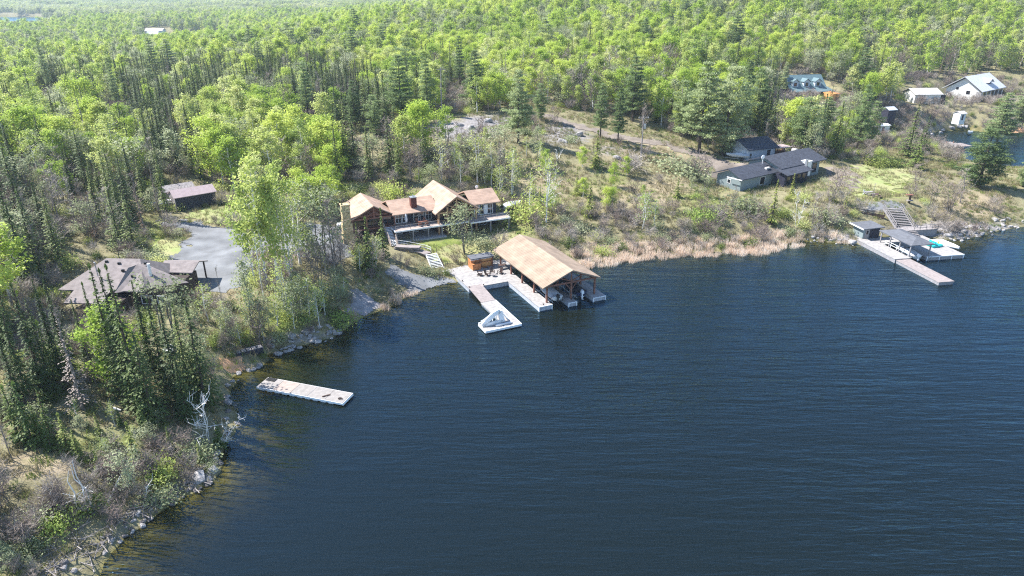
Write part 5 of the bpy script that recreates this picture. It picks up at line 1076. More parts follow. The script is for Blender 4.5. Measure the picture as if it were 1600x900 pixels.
PROTO['leafshrub'] = [(*m_bush(110, 2.0, 1.6, 900, 'paleleaf', .08), 2.0), (*m_bush(111, 1.8, 1.7, 1100, 'aspen', .075), 1.8), (*m_bush(112, 2.4, 1.4, 1100, 'fir', .08), 2.4)]
# coarser meshes of the same trees for distances where a leaf is far below a pixel
PROTO['far_spruce'] = [(m_spruce(200+i, 14, [2.7,2.2][i], 20, 7, 4, low=.06, sz=.45, gap=.05), tr_(13,.18,'bark',i), 14) for i in range(2)]
PROTO['far_aspen'] = [lf(210, 12, 3.2, 1500, 'aspen', .12, .29, 16, 1.1), lf(211, 13, 3.4, 1500, 'limeleaf', .12, .29, 16, 1.1), lf(212, 11, 3.0, 1000, 'paleleaf', .12, .28, 16, 1.1)]
PROTO['far_bare'] = [bm(220, 10, 2.3, 'twig', 1, 16, 3, 'birchbark', .09), bm(221, 9, 2.3, 'redtwig', 1, 16, 3, 'greybark', .09)]
NAMES = {'spruce':('spruce_tree','spruce'),'firs':('young_fir','fir tree'),'deadspruce':('dead_spruce','dead tree'),'aspen':('aspen_tree','aspen'),'pale':('budding_tree','tree'),'birch':('birch_tree','birch'),'bare':('bare_tree','bare tree'),'whitebare':('bare_birch','birch'),'pine':('pine_tree','pine'),
 'bareshrub':('bare_shrub','shrub'),'leafshrub':('leafy_shrub','shrub'),'far_spruce':('spruce_tree','spruce'),'far_aspen':('aspen_tree','aspen'),'far_bare':('bare_tree','bare tree')}
CR = {'bare':'branches','whitebare':'branches','bareshrub':'branches','far_bare':'branches','leafshrub':'foliage'}
SRC = {}
def place(kind, x, y, z, h, rz=None, wx=1.0, vi=None, label=None, group=None, lean=0.0, stub=True):
    v = PROTO[kind]; vi = rnd.randrange(len(v)) if vi is None else vi % len(v); cm, tm, h0 = v[vi]; s = h/h0
    nm, cat = NAMES[kind]; r = bpy.data.objects.new(nm, None); C.objects.link(r); r.location = (x, y, z); r.rotation_euler = (lean*rnd.uniform(-1,1), lean, rnd.uniform(0, 6.283) if rz is None else rz); r.scale = (s*wx, s*wx, s)
    tag(r, label, cat, group)
    t = bpy.data.objects.new('stems' if kind == 'leafshrub' else 'trunk', tm); C.objects.link(t); t.parent = r
    c = bpy.data.objects.new(CR.get(kind, 'crown'), cm); C.objects.link(c); c.parent = r
    SRC.setdefault((kind, vi), (c, t)); return r
placed = []; PINES = []
def T(kind, px, pb, pt, label, wx=1.0, vi=None, lean=0.0, group=None):
    """a tree seen with its foot at (px, pb) and its top at picture row pt"""
    x, y, z = G(px, pb); h = solve_h(0, 0, pt, x, y, z); placed.append((x, y, h)); PINES.append((px, pb, pt)) if kind == 'pine' else None; return place(kind, x, y, z-.05, h, None, wx, vi, label, group, lean)
# ---- single trees read off the photograph (foot x, foot row, top row)
for a in [
 ('pine',483,190,100,'tall pine with dark drooping tiers at the near edge of the aspen wood',.8,1),
 ('pine',556,205,128,'light green broad pine on the ledge behind the log house, beside the darker big one',.9,0),
 ('pine',588,215,150,'low spreading yellow green pine in front of the pine row behind the log house',1.0,2),
 ('pine',628,198,88,'biggest dark green pine in the row behind the log house',1.0,0),
 ('pine',668,186,92,'narrow dense dark pine beside the rocky clearing',.75,1),
 ('pine',719,140,58,'tall slim pine rising out of the pale aspens behind the clearing',.6,1),
 ('pine',810,224,112,'big dark pine standing at the top of the clearing left of the driveway',.95,0),
 ('pine',845,188,132,'small flat topped pine with bare trunk beside the driveway',.9,2),
 ('pine',938,216,132,'slender light green pine on the driveway verge, nearest the pole',.8,1),
 ('pine',965,226,135,'leaning thin pine casting a long shadow across the driveway',.7,1),
 ('pine',988,190,90,'dark dense pine with yellowish top behind the driveway',.95,0),
 ('pine',1065,212,128,'pine with scattered pale branches between the driveway and the garage pines',.9,2),
 ('pine',1092,238,100,'tall pale green pine, first of the group beside the garage',1.0,0),
 ('pine',1130,244,108,'broad bright needled pine, the one touching the garage roof',1.1,2),
 ('pine',1158,216,120,'dark pine just behind the detached garage',.8,1),
 ('pine',1222,150,98,'dark pine at the corner of the chalet',.7,1),
 ('pine',1338,238,135,'dark layered pine in front of the tall boat shed',.7,0),
 ('pine',1360,225,160,'smaller pale pine behind the waterfront shed',.9,2),
 ('pine',1528,293,203,'massive dense pine on the spit between the lawn and the cove',1.5,2),
 ('pine',1556,228,147,'big windswept pine rising over the cove behind the massive one',1.2,0),
 ('pine',1592,192,140,'bushy pine between the white house and the beach',1.2,2),
 ('pine',1597,292,250,'small pine at the far end of the spit',1.1,2),
 ('pale',727,398,318,'round grey green two stemmed tree on the lawn in front of the log house',.95,1),
 ('firs',577,422,342,'bushy green fir below the porch of the log house, nearer the boat ramp',1.1,0),
 ('firs',600,402,328,'slim green fir close to the log house deck stairs',.8,1),
 ('firs',562,415,352,'fir in the shade of the fieldstone chimney',.9,0),
 ('firs',932,262,206,'wide rounded fir standing alone on the open slope',1.2,0),
 ('firs',921,338,284,'dark small spruce among brush above the reeds',1.0,1),
 ('aspen',957,292,252,'small bright green poplar alone on the dry slope',.8,3),
 ('aspen',955,330,290,'slim bright poplar below the lone small one',.7,3),
 ('firs',1205,352,284,'yellow green young fir in front of the sage house door',.9,0),
 ('firs',1236,308,272,'small olive fir beside the sunroom of the sage house',.9,1),
 ('birch',1003,358,296,'clump of white stemmed birches above the reed bed',1.2,0),
 ('birch',1022,356,306,'second white birch clump leaning over the reeds',1.0,1),
 ('birch',852,348,240,'tall white birch with airy green leaves beside the boathouse brush',1.0,0),
 ('birch',828,345,262,'thinner birch just behind the tall white one by the trailer boat',.9,1),
 ('whitebare',862,330,235,'white leafless birch with forked top on the slope behind the boathouse',.6,0),
 ('bare',1143,338,288,'small dark leafless tree in front of the sage house gable',.9,0),
 ('bare',1300,318,258,'spreading grey leafless tree at the end of the sage house',1.4,1),
 ('whitebare',1243,358,300,'bleached leaning dead tree on the bank below the sage house',.8,0),
 ('bare',1268,352,305,'leafless tree on the bank between the sage house and the hut',1.1,2),
 ('bare',1362,316,284,'thin leafless tree beside the gravel landing',.8,2),
 ('bare',1430,300,256,'wide purple grey leafless tree above the bank stairs',1.5,1),
 ('bare',1455,322,272,'leafless tree with many fine twigs on the bank behind the stairs',1.5,1),
 ('bare',1482,334,284,'leafless tree nearest the shore boulders on the grassy bank',1.5,1),
 ('bare',1500,318,262,'grey leafless tree beside the massive pine',1.3,0),
 ('firs',1430,262,205,'dark conifer at the lawn edge in front of the cove',1.2,1),
 ('spruce',1418,245,160,'tall olive spruce in front of the cove, nearest the round bushes',1.4,2),
 ('spruce',1440,240,178,'second olive spruce in front of the cove',1.3,2),
 ('spruce',1205,222,136,'dark pointed spruce behind the garage, next to the pine',1.2,0),
 ('spruce',1192,214,140,'slightly shorter dark spruce behind the garage roof',1.2,1),
 ('spruce',1216,218,146,'pointed spruce at the back corner of the garage',1.0,1),
 ('spruce',1240,226,150,'olive green spruce between the garage and the chalet',1.0,0),
 ('bare',868,206,165,'brown bare bushy conifer beside the driveway bend',1.2,1),
 ('bare',1002,210,160,'pale leafless tree beside the driveway behind the pole',1.0,0),
 ('bare',655,285,215,'grey leafless tree in the brush behind the log house',1.0,0),
 ('bare',640,278,222,'purple twigged leafless tree behind the log house, next to the grey one',1.0,1),
 ('pale',672,300,255,'pale budding tree directly behind the brick chimney',1.0,1),
 ('birch',690,285,208,'light green birch in the brush above the log house',.9,0),
 ('birch',746,286,205,'tall airy birch right behind the log house wing',1.0,0),
 ('birch',768,292,215,'airy birch second from the wing end of the log house',1.0,1),
 ('birch',798,305,228,'airy birch between the log house wing and the trailer boat',1.0,0),
 ('birch',720,290,230,'small birch behind the big gable of the log house',.9,1),
 # tall bright trees in front of the gravel lot
 ('aspen',418,452,252,'tallest bright green aspen between the gravel lot and the lake',.8,2),('birch',458,442,292,'airy birch on the lake side of the aspen group',.9,0),
 ('aspen',436,446,268,'slim bright aspen just behind the tallest one, between lot and parking',.75,0),('aspen',398,442,296,'slim bright aspen on the lot side of the tallest one',.75,2),('birch',470,415,272,'airy pale birch at the open side of the aspen group by the parking',1.0,0),
 ('aspen',448,430,262,'bright green aspen behind the tallest one at the lot edge',.75,2),
 ('pale',398,530,395,'pale leaved birch like tree low on the slope below the lot',.6,0),
 ('birch',413,470,350,'thin white stemmed birch in the strip below the gravel lot',.8,1),
 ('birch',452,500,398,'airy yellow green birch above the rocky shore',.9,0),
 ('birch',455,425,300,'airy tree at the back edge of the gravel parking',.9,0),
 ('pale',482,400,290,'half leafed grey green tree next to the gravel parking',.9,0),
 ('pale',505,420,285,'half leafed tree with several dark stems on the parking edge',.9,1),
 ('bare',524,405,284,'tall grey twiggy tree between the parking and the stone chimney',.9,0),
 ('bare',524,440,300,'fine twigged leafless tree in front of the parking',.9,2),
 ('bare',466,392,330,'short dark stemmed bare tree at the parking edge',.9,1),
 ('bare',500,470,380,'pinkish bare tree in the middle of the slope below the parking',1.0,1),
 ('bare',352,500,410,'thin dark leafless sapling on the slope below the gravel lot',.35,2),
 # around the brown cottage and the point
 ('aspen',183,600,472,'bright lime maple glowing in front of the brown cottage',1.0,3),
 ('pale',272,560,432,'pale green many stemmed tree at the corner of the brown cottage',1.0,1),
 ('spruce',192,615,416,'tall pointed spruce in front of the middle of the cottage roof',.9,0),
 ('spruce',207,625,424,'yellow green slim spruce left of the taller pair before the cottage',.7,1),
 ('spruce',222,640,418,'tall dark spruce rising over the cottage gable',.85,0),
 ('spruce',244,600,442,'slim spruce in front of the cottage veranda',.75,3),
 ('spruce',168,590,444,'short topped spruce next to the lime maple',.7,3),
 ('spruce',142,580,470,'narrow spruce between the lime maple and the grey dead tree',.7,3),
 ('spruce',112,590,440,'slim spruce at the low end of the cottage roof',.8,1),
 ('spruce',99,600,440,'pale tipped slim spruce next to the cottage corner',.75,3),
 ('spruce',72,620,446,'tall slim yellow green spruce on the clearing edge',.9,1),
 ('spruce',84,615,470,'olive spruce crowded behind the golden one',.9,2),
 ('spruce',50,640,484,'open branched green spruce on the clearing',1.0,1),
 ('spruce',37,650,530,'short green spruce lowest on the clearing edge',1.0,1),
 ('firs',90,610,505,'golden yellow young conifer in the spruce group',.7,0),
 ('deadspruce',130,640,492,'big grey dead spruce on the point',1.5,1),
 ('deadspruce',104,600,495,'rusty dead spruce beside the golden conifer',.9,0),
 ('deadspruce',150,600,520,'rust brown dying spruce behind the big grey dead one',.9,0),
 ('spruce',240,655,520,'dark broad spruce shading the ground on the point',1.2,2),
 ('spruce',262,610,470,'dark spruce right behind the two white chairs',1.0,0),
 ('spruce',285,640,480,'spruce on the point with pale lichen on its lower branches',1.0,0),
 ('spruce',300,620,478,'dense spruce on the point, nearest the sandy landing',1.0,2),
 ('spruce',322,630,474,'tall olive spruce at the shore edge of the point',1.1,2),
 ('spruce',296,665,560,'small spruce leaning over the shore of the point',1.2,3),
 ('pale',318,600,520,'low pale tree among shore spruces of the point',1.0,1),
 ('firs',32,690,605,'young bright fir in the clearing group of two, smaller one',1.0,0),
 ('firs',52,695,600,'young bright fir in the clearing group of two, larger one',1.0,1),
 ('firs',82,690,612,'young fir with visible trunk at the clearing',.8,0),
 ('firs',125,718,672,'small bright fir alone in the middle of the brush',1.0,1),
 ('firs',216,735,662,'green fir nearest the dead birches above the shore',1.0,0),
 ('firs',268,705,668,'small fir on the dry bank of the point',1.0,1),
 ('firs',190,668,636,'tiny fir on the sunny bank',1.0,0),
 ('firs',225,666,640,'tiny fir second on the sunny bank',1.0,1),
 ('firs',255,662,630,'tiny fir third on the sunny bank, nearest the shore spruces',1.0,0),
 ('firs',345,700,660,'bright green fir bush beside the white bare birch',1.5,0),
 ('pale',208,775,700,'pale willow like tree above the lower shore rocks',.8,1),
 ('whitebare',328,690,594,'gleaming white bare birch leaning over the water at the point',1.1,0,.25),
 ('whitebare',342,700,650,'second smaller white bare birch reaching over the water',1.3,0,.5),
 ('whitebare',122,800,704,'leaning white dead birch stem, first of three above the lower shore',1.1,1,-.25),
 ('whitebare',138,800,704,'upright white dead birch stem, middle of three above the lower shore',1.1,1),
 ('whitebare',148,798,712,'white dead birch stem bending away, third above the lower shore',1.1,1,.2),
 ('whitebare',226,785,725,'white crooked dead birch beside the pale willow like tree',1.2,1,.35),
 ('deadspruce',12,700,615,'thin grey dead conifer at the edge of the dry clearing',.8,1),
 ('bare',20,720,640,'leafless sapling on the dry clearing',.6,2),
 ('spruce',-60,800,640,'spruce just outside the picture beside the shaded lower bank',1.2,2),('spruce',-30,860,700,'second spruce outside the picture beside the shaded lower bank',1.2,0),('spruce',-90,840,640,'third spruce outside the picture beside the shaded lower bank',1.3,2),
 ('spruce',8,540,430,'dark spruce at the shaded edge of the clearing, lowest one',1.3,2),('spruce',-30,560,450,'spruce outside the picture at the shaded clearing edge',1.3,2),('spruce',20,525,440,'short dark spruce at the shaded clearing edge',1.4,2),
 ('aspen',20,480,345,'big bright green aspen at the forest edge beside the cottage yard',1.2,1),
 ('aspen',-12,500,350,'bright green aspen half outside the picture by the cottage yard',1.2,3),
 ('spruce',205,345,240,'tall dark spruce standing over the sheds track',1.0,0),
 ('spruce',212,395,300,'broad dark spruce beside the small cottage lawn',1.2,2),
 ('spruce',263,345,222,'very tall thin spruce with bare trunk in front of the weathered shed',.6,3),
 ('deadspruce',250,340,236,'reddish dying spruce beside the thin one by the shed',.7,0),
 ('spruce',190,390,290,'broad dark spruce deep in the wood above the cottage roof',1.2,2),
 ('spruce',60,420,300,'dark spruce in the shaded wood left of the cottage',1.2,2),
 ('spruce',40,430,280,'tall dark spruce in the shaded wood left of the cottage',1.2,0),
 ('spruce',95,415,310,'dark spruce crowded against the cottage yard',1.2,2),
 ('pine',185,175,92,'dark tall conifer rising above the aspens near the sheds wood',.45,1),
 ('pine',80,150,52,'very dark tall spire conifer above the far aspens',.35,1),
 ]:
    T(*a)
# small scattered trees of the bank and the slope
def scatter_small(poly, n, kinds, h0, h1, where, seed):
    R = random.Random(seed); xs = [a for a, b_ in poly]; yy = [b_ for a, b_ in poly]; k = 0; x0, x1, y0, y1 = min(xs), max(xs), min(yy), max(yy)
    while k < n:
        a, b_ = R.uniform(x0, x1), R.uniform(y0, y1)
        if not in_poly(poly, [a], [b_])[0]: continue
        kd = R.choice(kinds); x, y, z = G(a, b_)
        if z < .3: k += 1; continue
        h = R.uniform(h0, h1); dsc = {'birch':'white stemmed birch','pale':'pale budding tree','firs':'young fir','aspen':'bright aspen sapling','bare':'leafless sapling','bareshrub':'twiggy leafless bush','leafshrub':'leafy bush'}[kd]; ns = ('lower','upper')[b_ < (y0+y1)/2]; ew = ('left','middle left','middle right','right')[min(3, int(4*(a-x0)/(x1-x0)))]
        tl = 'taller ' if h > (h0+h1)/2 else 'shorter '; lb = tl+dsc+' '+where+', '+ns+' '+ew+' part'; place(kd, x, y, z-.05, h, None, R.uniform(.8,1.2), None, lb, lb.replace(dsc, dsc+'s')); k += 1
scatter_small([(360,470),(470,440),(545,445),(540,480),(520,510),(430,545),(345,560),(320,500)], 30, ['birch','pale','pale','birch','bare'], 3.5, 7.5, 'on the bank below the gravel lot', 1)
scatter_small([(470,400),(560,400),(600,415),(570,445),(480,450)], 14, ['pale','bare','birch'], 3.5, 6.5, 'on the slope below the parking', 2)
scatter_small([(830,250),(1120,290),(1130,340),(1000,350),(840,350)], 15, ['birch','pale','firs','aspen','pale'], 2.5, 5.5, 'on the open slope behind the boathouse', 3)
scatter_small([(60,650),(330,660),(330,720),(180,770),(60,700)], 20, ['firs','pale','firs','birch'], 2.0, 4.5, 'on the sunny point', 4)
scatter_small([(700,230),(860,250),(860,330),(700,290)], 16, ['birch','pale','birch','aspen'], 5, 8.5, 'in brush above the log house', 5)
scatter_small([(50,790),(150,735),(290,695),(300,720),(250,755),(170,800),(90,860),(40,880)], 26, ['bareshrub','bareshrub','bareshrub','leafshrub'], 1.3, 2.7, 'above the lower shore rocks', 7)
scatter_small([(0,830),(90,800),(110,900),(0,900)], 9, ['bareshrub','bareshrub','pale'], 1.5, 3.2, 'in the bottom corner of the bank', 8)
scatter_small([(1160,320),(1320,320),(1320,350),(1160,355)], 10, ['pale','firs','bare'], 2.2, 4.5, 'on the bank below the sage house', 6)
# shrubs read off the photograph
SH = [('leafshrub',1368,262,236,'round green bush at the lawn edge, biggest of the row',1.3,2),('leafshrub',1386,260,234,'round green bush in the middle of the lawn edge row',1.3,2),('leafshrub',1405,262,240,'round green bush at the end of the lawn edge row',1.2,2),
 ('leafshrub',730,170,142,'round bright bush at the far side of the rocky clearing',1.3,0),('leafshrub',745,172,150,'small dark green bush on the rocky clearing',1.2,2),('leafshrub',1060,270,232,'wide pale green bush on the open slope near the sage house',1.5,0),
 ('bareshrub',1085,278,240,'wide tan leafless bush by the gravel turning area',1.5,0),('bareshrub',982,272,240,'leafless tan bush at the foot of the utility pole',1.6,0),('leafshrub',820,345,300,'green bush beside the trailer boat',1.0,1),
 ('bareshrub',780,385,362,'small shrub against the back corner of the boathouse',1.3,0),('leafshrub',752,385,362,'low yellow green bush behind the cedar cabin',1.3,0),('bareshrub',712,410,396,'reddish twiggy bush beside the cedar cabin',1.2,1),
 ('leafshrub',695,408,400,'small bright green bush on the lawn edge',1.2,1),('leafshrub',1160,330,296,'round tan green bush in front of the sage house gable',1.4,0),('leafshrub',1100,345,315,'bright green small bush above the reed bed',1.2,1),
 ('leafshrub',1290,345,318,'green brown bush between the hut and the lawn',1.2,0),('leafshrub',650,312,296,'lime green bush behind the brick chimney',1.6,1),('leafshrub',608,310,278,'lime green sapling bush behind the gap in the log house roofs',1.0,1)]
for a in SH: T(*a)
# ---- the wood: one tree per jittered cell, kind by stand
OPEN = [[(628,245),(640,205),(668,180),(760,176),(835,160),(905,175),(1010,185),(1060,215),(1110,236),(1170,248),(1240,262),(1280,250),(1340,252),(1440,262),(1520,290),(1700,290),(1700,420),(1180,400),(900,420),(810,400),(815,345),(790,300),(800,265),(740,240),(700,225)],
 [(236,400),(232,380),(258,340),(245,318),(270,285),(335,285),(345,300),(385,318),(400,345),(560,340),(560,380),(620,350),(800,335),(830,430),(640,470),(420,600),(380,560),(300,470)],
 [(-60,470),(60,455),(150,400),(240,400),(420,470),(420,620),(370,700),(150,910),(-60,1000)],
 [(1350,175),(1420,170),(1470,165),(1560,165),(1640,165),(1640,300),(1440,240),(1350,245)],
 [(530,290),(800,290),(830,340),(530,345)],[(1222,130),(1300,128),(1330,178),(1225,170)],[(1470,118),(1600,110),(1610,160),(1400,165),(1420,140)],[(1340,175),(1520,175),(1600,250),(1600,300),(1340,275)],[(1400,150),(1640,150),(1640,200),(1400,200)],[(226,43),(266,43),(266,53),(226,53)]]
B_FOOT = [(-40,60)]
def clear_of(X, Y, px, py):
    k = np.ones(X.shape, bool)
    for p in OPEN: k &= ~in_poly(p, px, py)
    for W in WATERS: k &= ~in_poly(W, X, Y); k &= dist_poly(W, X, Y) > 2.0
    for (cx0, cy0, r) in [(P(240,430,6)[0],P(240,430,6)[1],15),(DO[0]+12,DO[1]+10,19),(GO[0]+4,GO[1]+5,9),(-12,128,20),(-46,138,7),(WO[0]+5,WO[1]+14,20),(P(1240,141,13)[0]+6,P(1240,141,13)[1]+4,13),(P(1310,160,10)[0],P(1310,160,10)[1],7),(P(1436,150,9)[0],P(1436,150,9)[1]+3,9)]:
        k &= (X-cx0)**2+(Y-cy0)**2 > r*r
    for a, b_, c in PINES: k &= ~((np.abs(px-a) < 24) & (py > b_-5) & (py < b_+48))
    return k
R0 = np.random.RandomState(12)
def cells(y0, y1, step, m=.86):
    ysn = np.arange(y0, y1, step); X = []; Y = []
    for y in ysn: xx = np.arange(-m*y-10, m*y+10, step); X.append(xx); Y.append(np.full(len(xx), y))
    X = np.concatenate(X); Y = np.concatenate(Y); X = X+R0.uniform(-.48, .48, len(X))*step; Y = Y+R0.uniform(-.48, .48, len(Y))*step; return X, Y
def stand(X, Y, px, py, n1, n2, n3):
    """relative share of spruce, aspen, pale budding, bare, pine, dead"""
    n = len(X); w = np.zeros((n, 6)); w[:, 0] = .12+.9*(n1 > .7); w[:, 1] = .85; w[:, 2] = .2+.9*(n2 > .62); w[:, 3] = .05+.18*(n2 > .75); w[:, 4] = 0.012; w[:, 5] = .03
    def z(poly, ws): k = in_poly(poly, px, py); w[k] = ws
    z([(180,125),(560,115),(630,205),(540,235),(180,235)], [.74,.05,.08,.1,.01,.05])
    z([(-200,70),(200,70),(200,205),(-200,205)], [.5,.36,.08,.05,.0,.05])
    z([(-200,205),(120,205),(250,205),(250,270),(-200,270)], [.2,.6,.1,.08,0,.04])
    z([(-200,270),(200,260),(262,270),(262,420),(100,440),(-200,500)], [.4,.08,.25,.25,0,.06])
    z([(200,200),(330,200),(330,290),(262,300),(200,280)], [.62,.2,.02,.08,0,.08])
    z([(325,195),(500,185),(530,235),(520,345),(395,350),(325,300)], [.1,.8,.06,.04,0,0])
    z([(525,215),(625,210),(640,300),(525,300)], [.75,.08,.05,.1,0,.02])
    z([(620,240),(830,240),(830,300),(640,310)], [.03,.16,.4,.4,0,0])
    z([(1150,130),(1340,130),(1350,255),(1180,255)], [.5,.25,.15,.1,.02,.02])
    z([(1330,90),(1640,80),(1640,130),(1330,150)], [.4,.16,.16,.26,.0,.03])
    z([(1150,60),(1640,40),(1640,90),(1150,110)], [.15,.6,.25,.15,0,.02])
    z([(800,120),(1060,120),(1060,170),(800,170)], [.1,.3,.2,.45,0,.02])
    return w
KK = ['spruce','aspen','pale','bare','pine','deadspruce']
def gather(y0, y1, step):
    X, Y = cells(y0, y1, step); Z = hz(X, Y); px, py = proj_np(X, Y, Z)
    k = clear_of(X, Y, px, py) & (px > -260) & (px < 1860); X, Y, Z, px, py = X[k], Y[k], Z[k], px[k], py[k]
    n1 = .6*vnoise(X, Y, 55, 31)+.4*vnoise(X, Y, 18, 36); n2 = .6*vnoise(X, Y, 70, 32)+.4*vnoise(X, Y, 22, 35); n3 = vnoise(X, Y, 9, 33)
    w = stand(X, Y, px, py, n1, n2, n3); w /= w.sum(1, keepdims=True); c = w.cumsum(1); u = R0.rand(len(X)); sp = (u[:, None] > c).sum(1)
    hs = np.array([11.5, 11.0, 9.0, 9.5, 15, 11])[sp]*R0.uniform(.6, 1.2, len(X))*(.85+.35*n3)
    hs = hs*np.where(in_poly([(1218,150),(1335,150),(1335,215),(1218,215)], px, py), .6, 1)
    return X, Y, Z, px, py, sp, hs
near = gather(75, 330, 4.0); mid = gather(330, 1120, 4.9)
X, Y, Z, px, py, sp, hs = [np.concatenate([a, b]) for a, b in zip(near, mid)]
dist = np.sqrt(X*X+Y*Y+(CAM_H-Z)**2)
RBOX = {}
HMED = [11.5, 11, 9, 9.5, 15, 11]
def region(px, py):
    R_ = [([(-300,205),(130,205),(130,330),(-300,330)],'in the wood uphill of the cottage yard'),([(-300,330),(262,330),(262,500),(-300,500)],'in the shaded wood around the cottage yard'),([(130,205),(262,205),(262,330),(130,330)],'in the wood behind the gravel lot track'),
     ([(262,180),(400,180),(400,345),(262,345)],'in the wood behind the weathered sheds'),([(400,180),(540,180),(540,345),(400,345)],'in the bright stand behind the gravel parking'),([(540,180),(640,180),(640,310),(540,310)],'in the dark wood behind the log house porch'),
     ([(640,180),(840,180),(840,310),(640,310)],'in the brushy wood right behind the log house'),([(-300,0),(262,0),(262,205),(-300,205)],'in the far wood beyond the cottage'),([(262,100),(640,100),(640,180),(262,180)],'in the mixed wood behind the pine row'),([(262,0),(640,0),(640,100),(262,100)],'in the pale far wood beyond the pine row'),
     ([(640,0),(900,0),(900,180),(640,180)],'in the wood behind the rocky clearing'),([(900,0),(1180,0),(1180,250),(900,250)],'in the wood behind the driveway'),([(1180,0),(1340,0),(1340,260),(1180,260)],'in the wood between garage and chalet'),([(1340,0),(1900,0),(1900,300),(1340,300)],'in the wood behind the white house')]
    if not RBOX:
        for p, t in R_: RBOX[t] = (max(0, min(a for a, b_ in p)), max(60, min(b_ for a, b_ in p)), min(1600, max(a for a, b_ in p)), max(b_ for a, b_ in p))
    for p, t in R_:
        if in_poly(p, [px], [py])[0]: return t
    return 'at the edge of the lakeside wood'
LAB = {'spruce':'narrow spruce','aspen':'green aspen','pale':'budding tree','bare':'leafless tree','pine':'spreading pine','deadspruce':'dying spruce','bareshrub':'leafless twiggy shrub','leafshrub':'leafy shrub'}
GNAME = {'spruce':'spruces','aspen':'aspens','pale':'budding trees','bare':'leafless trees','pine':'pines','deadspruce':'dying spruces','bareshrub':'leafless shrubs','leafshrub':'leafy shrubs'}
CAP = [290, 290, 230, 230, 60, 120]; stuffpts = {}
inframe = (px > -5) & (px < 1605)
for s in range(6):
    idx = np.nonzero((sp == s) & inframe & (dist < 420))[0]; idx = idx[np.argsort(dist[idx]/hs[idx])][:CAP[s]]; sel = set(idx.tolist()); kd = KK[s]
    for i in idx:
        rg = region(px[i], py[i]); bx = RBOX.get(rg); hw = 'tall ' if hs[i] > HMED[s]*1.12 else ('short ' if hs[i] < HMED[s]*.88 else '')
        if bx: lr = ('left','central','right')[min(2, max(0, int(3*(px[i]-bx[0])/(bx[2]-bx[0]))))]; fb = ('back','middle','front')[min(2, max(0, int(3*(py[i]-bx[1])/(bx[3]-bx[1]))))]; ps = ', '+fb+' '+lr+' part'
        else: ps = ''
        place(kd, float(X[i]), float(Y[i]), float(Z[i])-.1, float(hs[i]), None, rnd.uniform(.9,1.25)*1.0, None, hw+LAB[kd]+' '+rg+ps, hw+GNAME[kd]+' '+rg+ps)
    rest = np.array([i for i in np.nonzero(sp == s)[0] if i not in sel], int)
    nr_ = rest[dist[rest] < 340]; fr_ = rest[dist[rest] >= 340]
    stuffpts[kd] = nr_; stuffpts[kd+'_far'] = fr_
# coarse individuals whose meshes the distant wood repeats
FP = {}
def farproto(kind, vi, px_, d):
    x = (px_-800)/FPX*d; y = d; z = hz1(x, y); place(kind, x, y, z, PROTO[kind][vi][2]*1.0, 0, 1, vi, 'distant '+{'far_spruce':'spruce','far_aspen':'aspen','far_bare':'leafless tree'}[kind]+' on the hill, number of its kind unclear', 'distant trees on the hill')
LBL = {('far_spruce',0):'distant broad spruce standing on the wooded hill',('far_spruce',1):'distant slim spruce standing on the wooded hill',('far_aspen',0):'distant pale green aspen on the wooded hill',('far_aspen',1):'distant lime green aspen on the wooded hill',('far_aspen',2):'distant greyish tree on the wooded hill',('far_bare',0):'distant white stemmed bare tree on the wooded hill',('far_bare',1):'distant reddish bare tree on the wooded hill'}
for i, ((kd, vi), lb) in enumerate(LBL.items()):
    d = 440+15*i; xx = (900+70*i-800)/FPX*d; place(kd, xx, d, hz1(xx, d), PROTO[kd][vi][2], 0, 1, vi, lb)
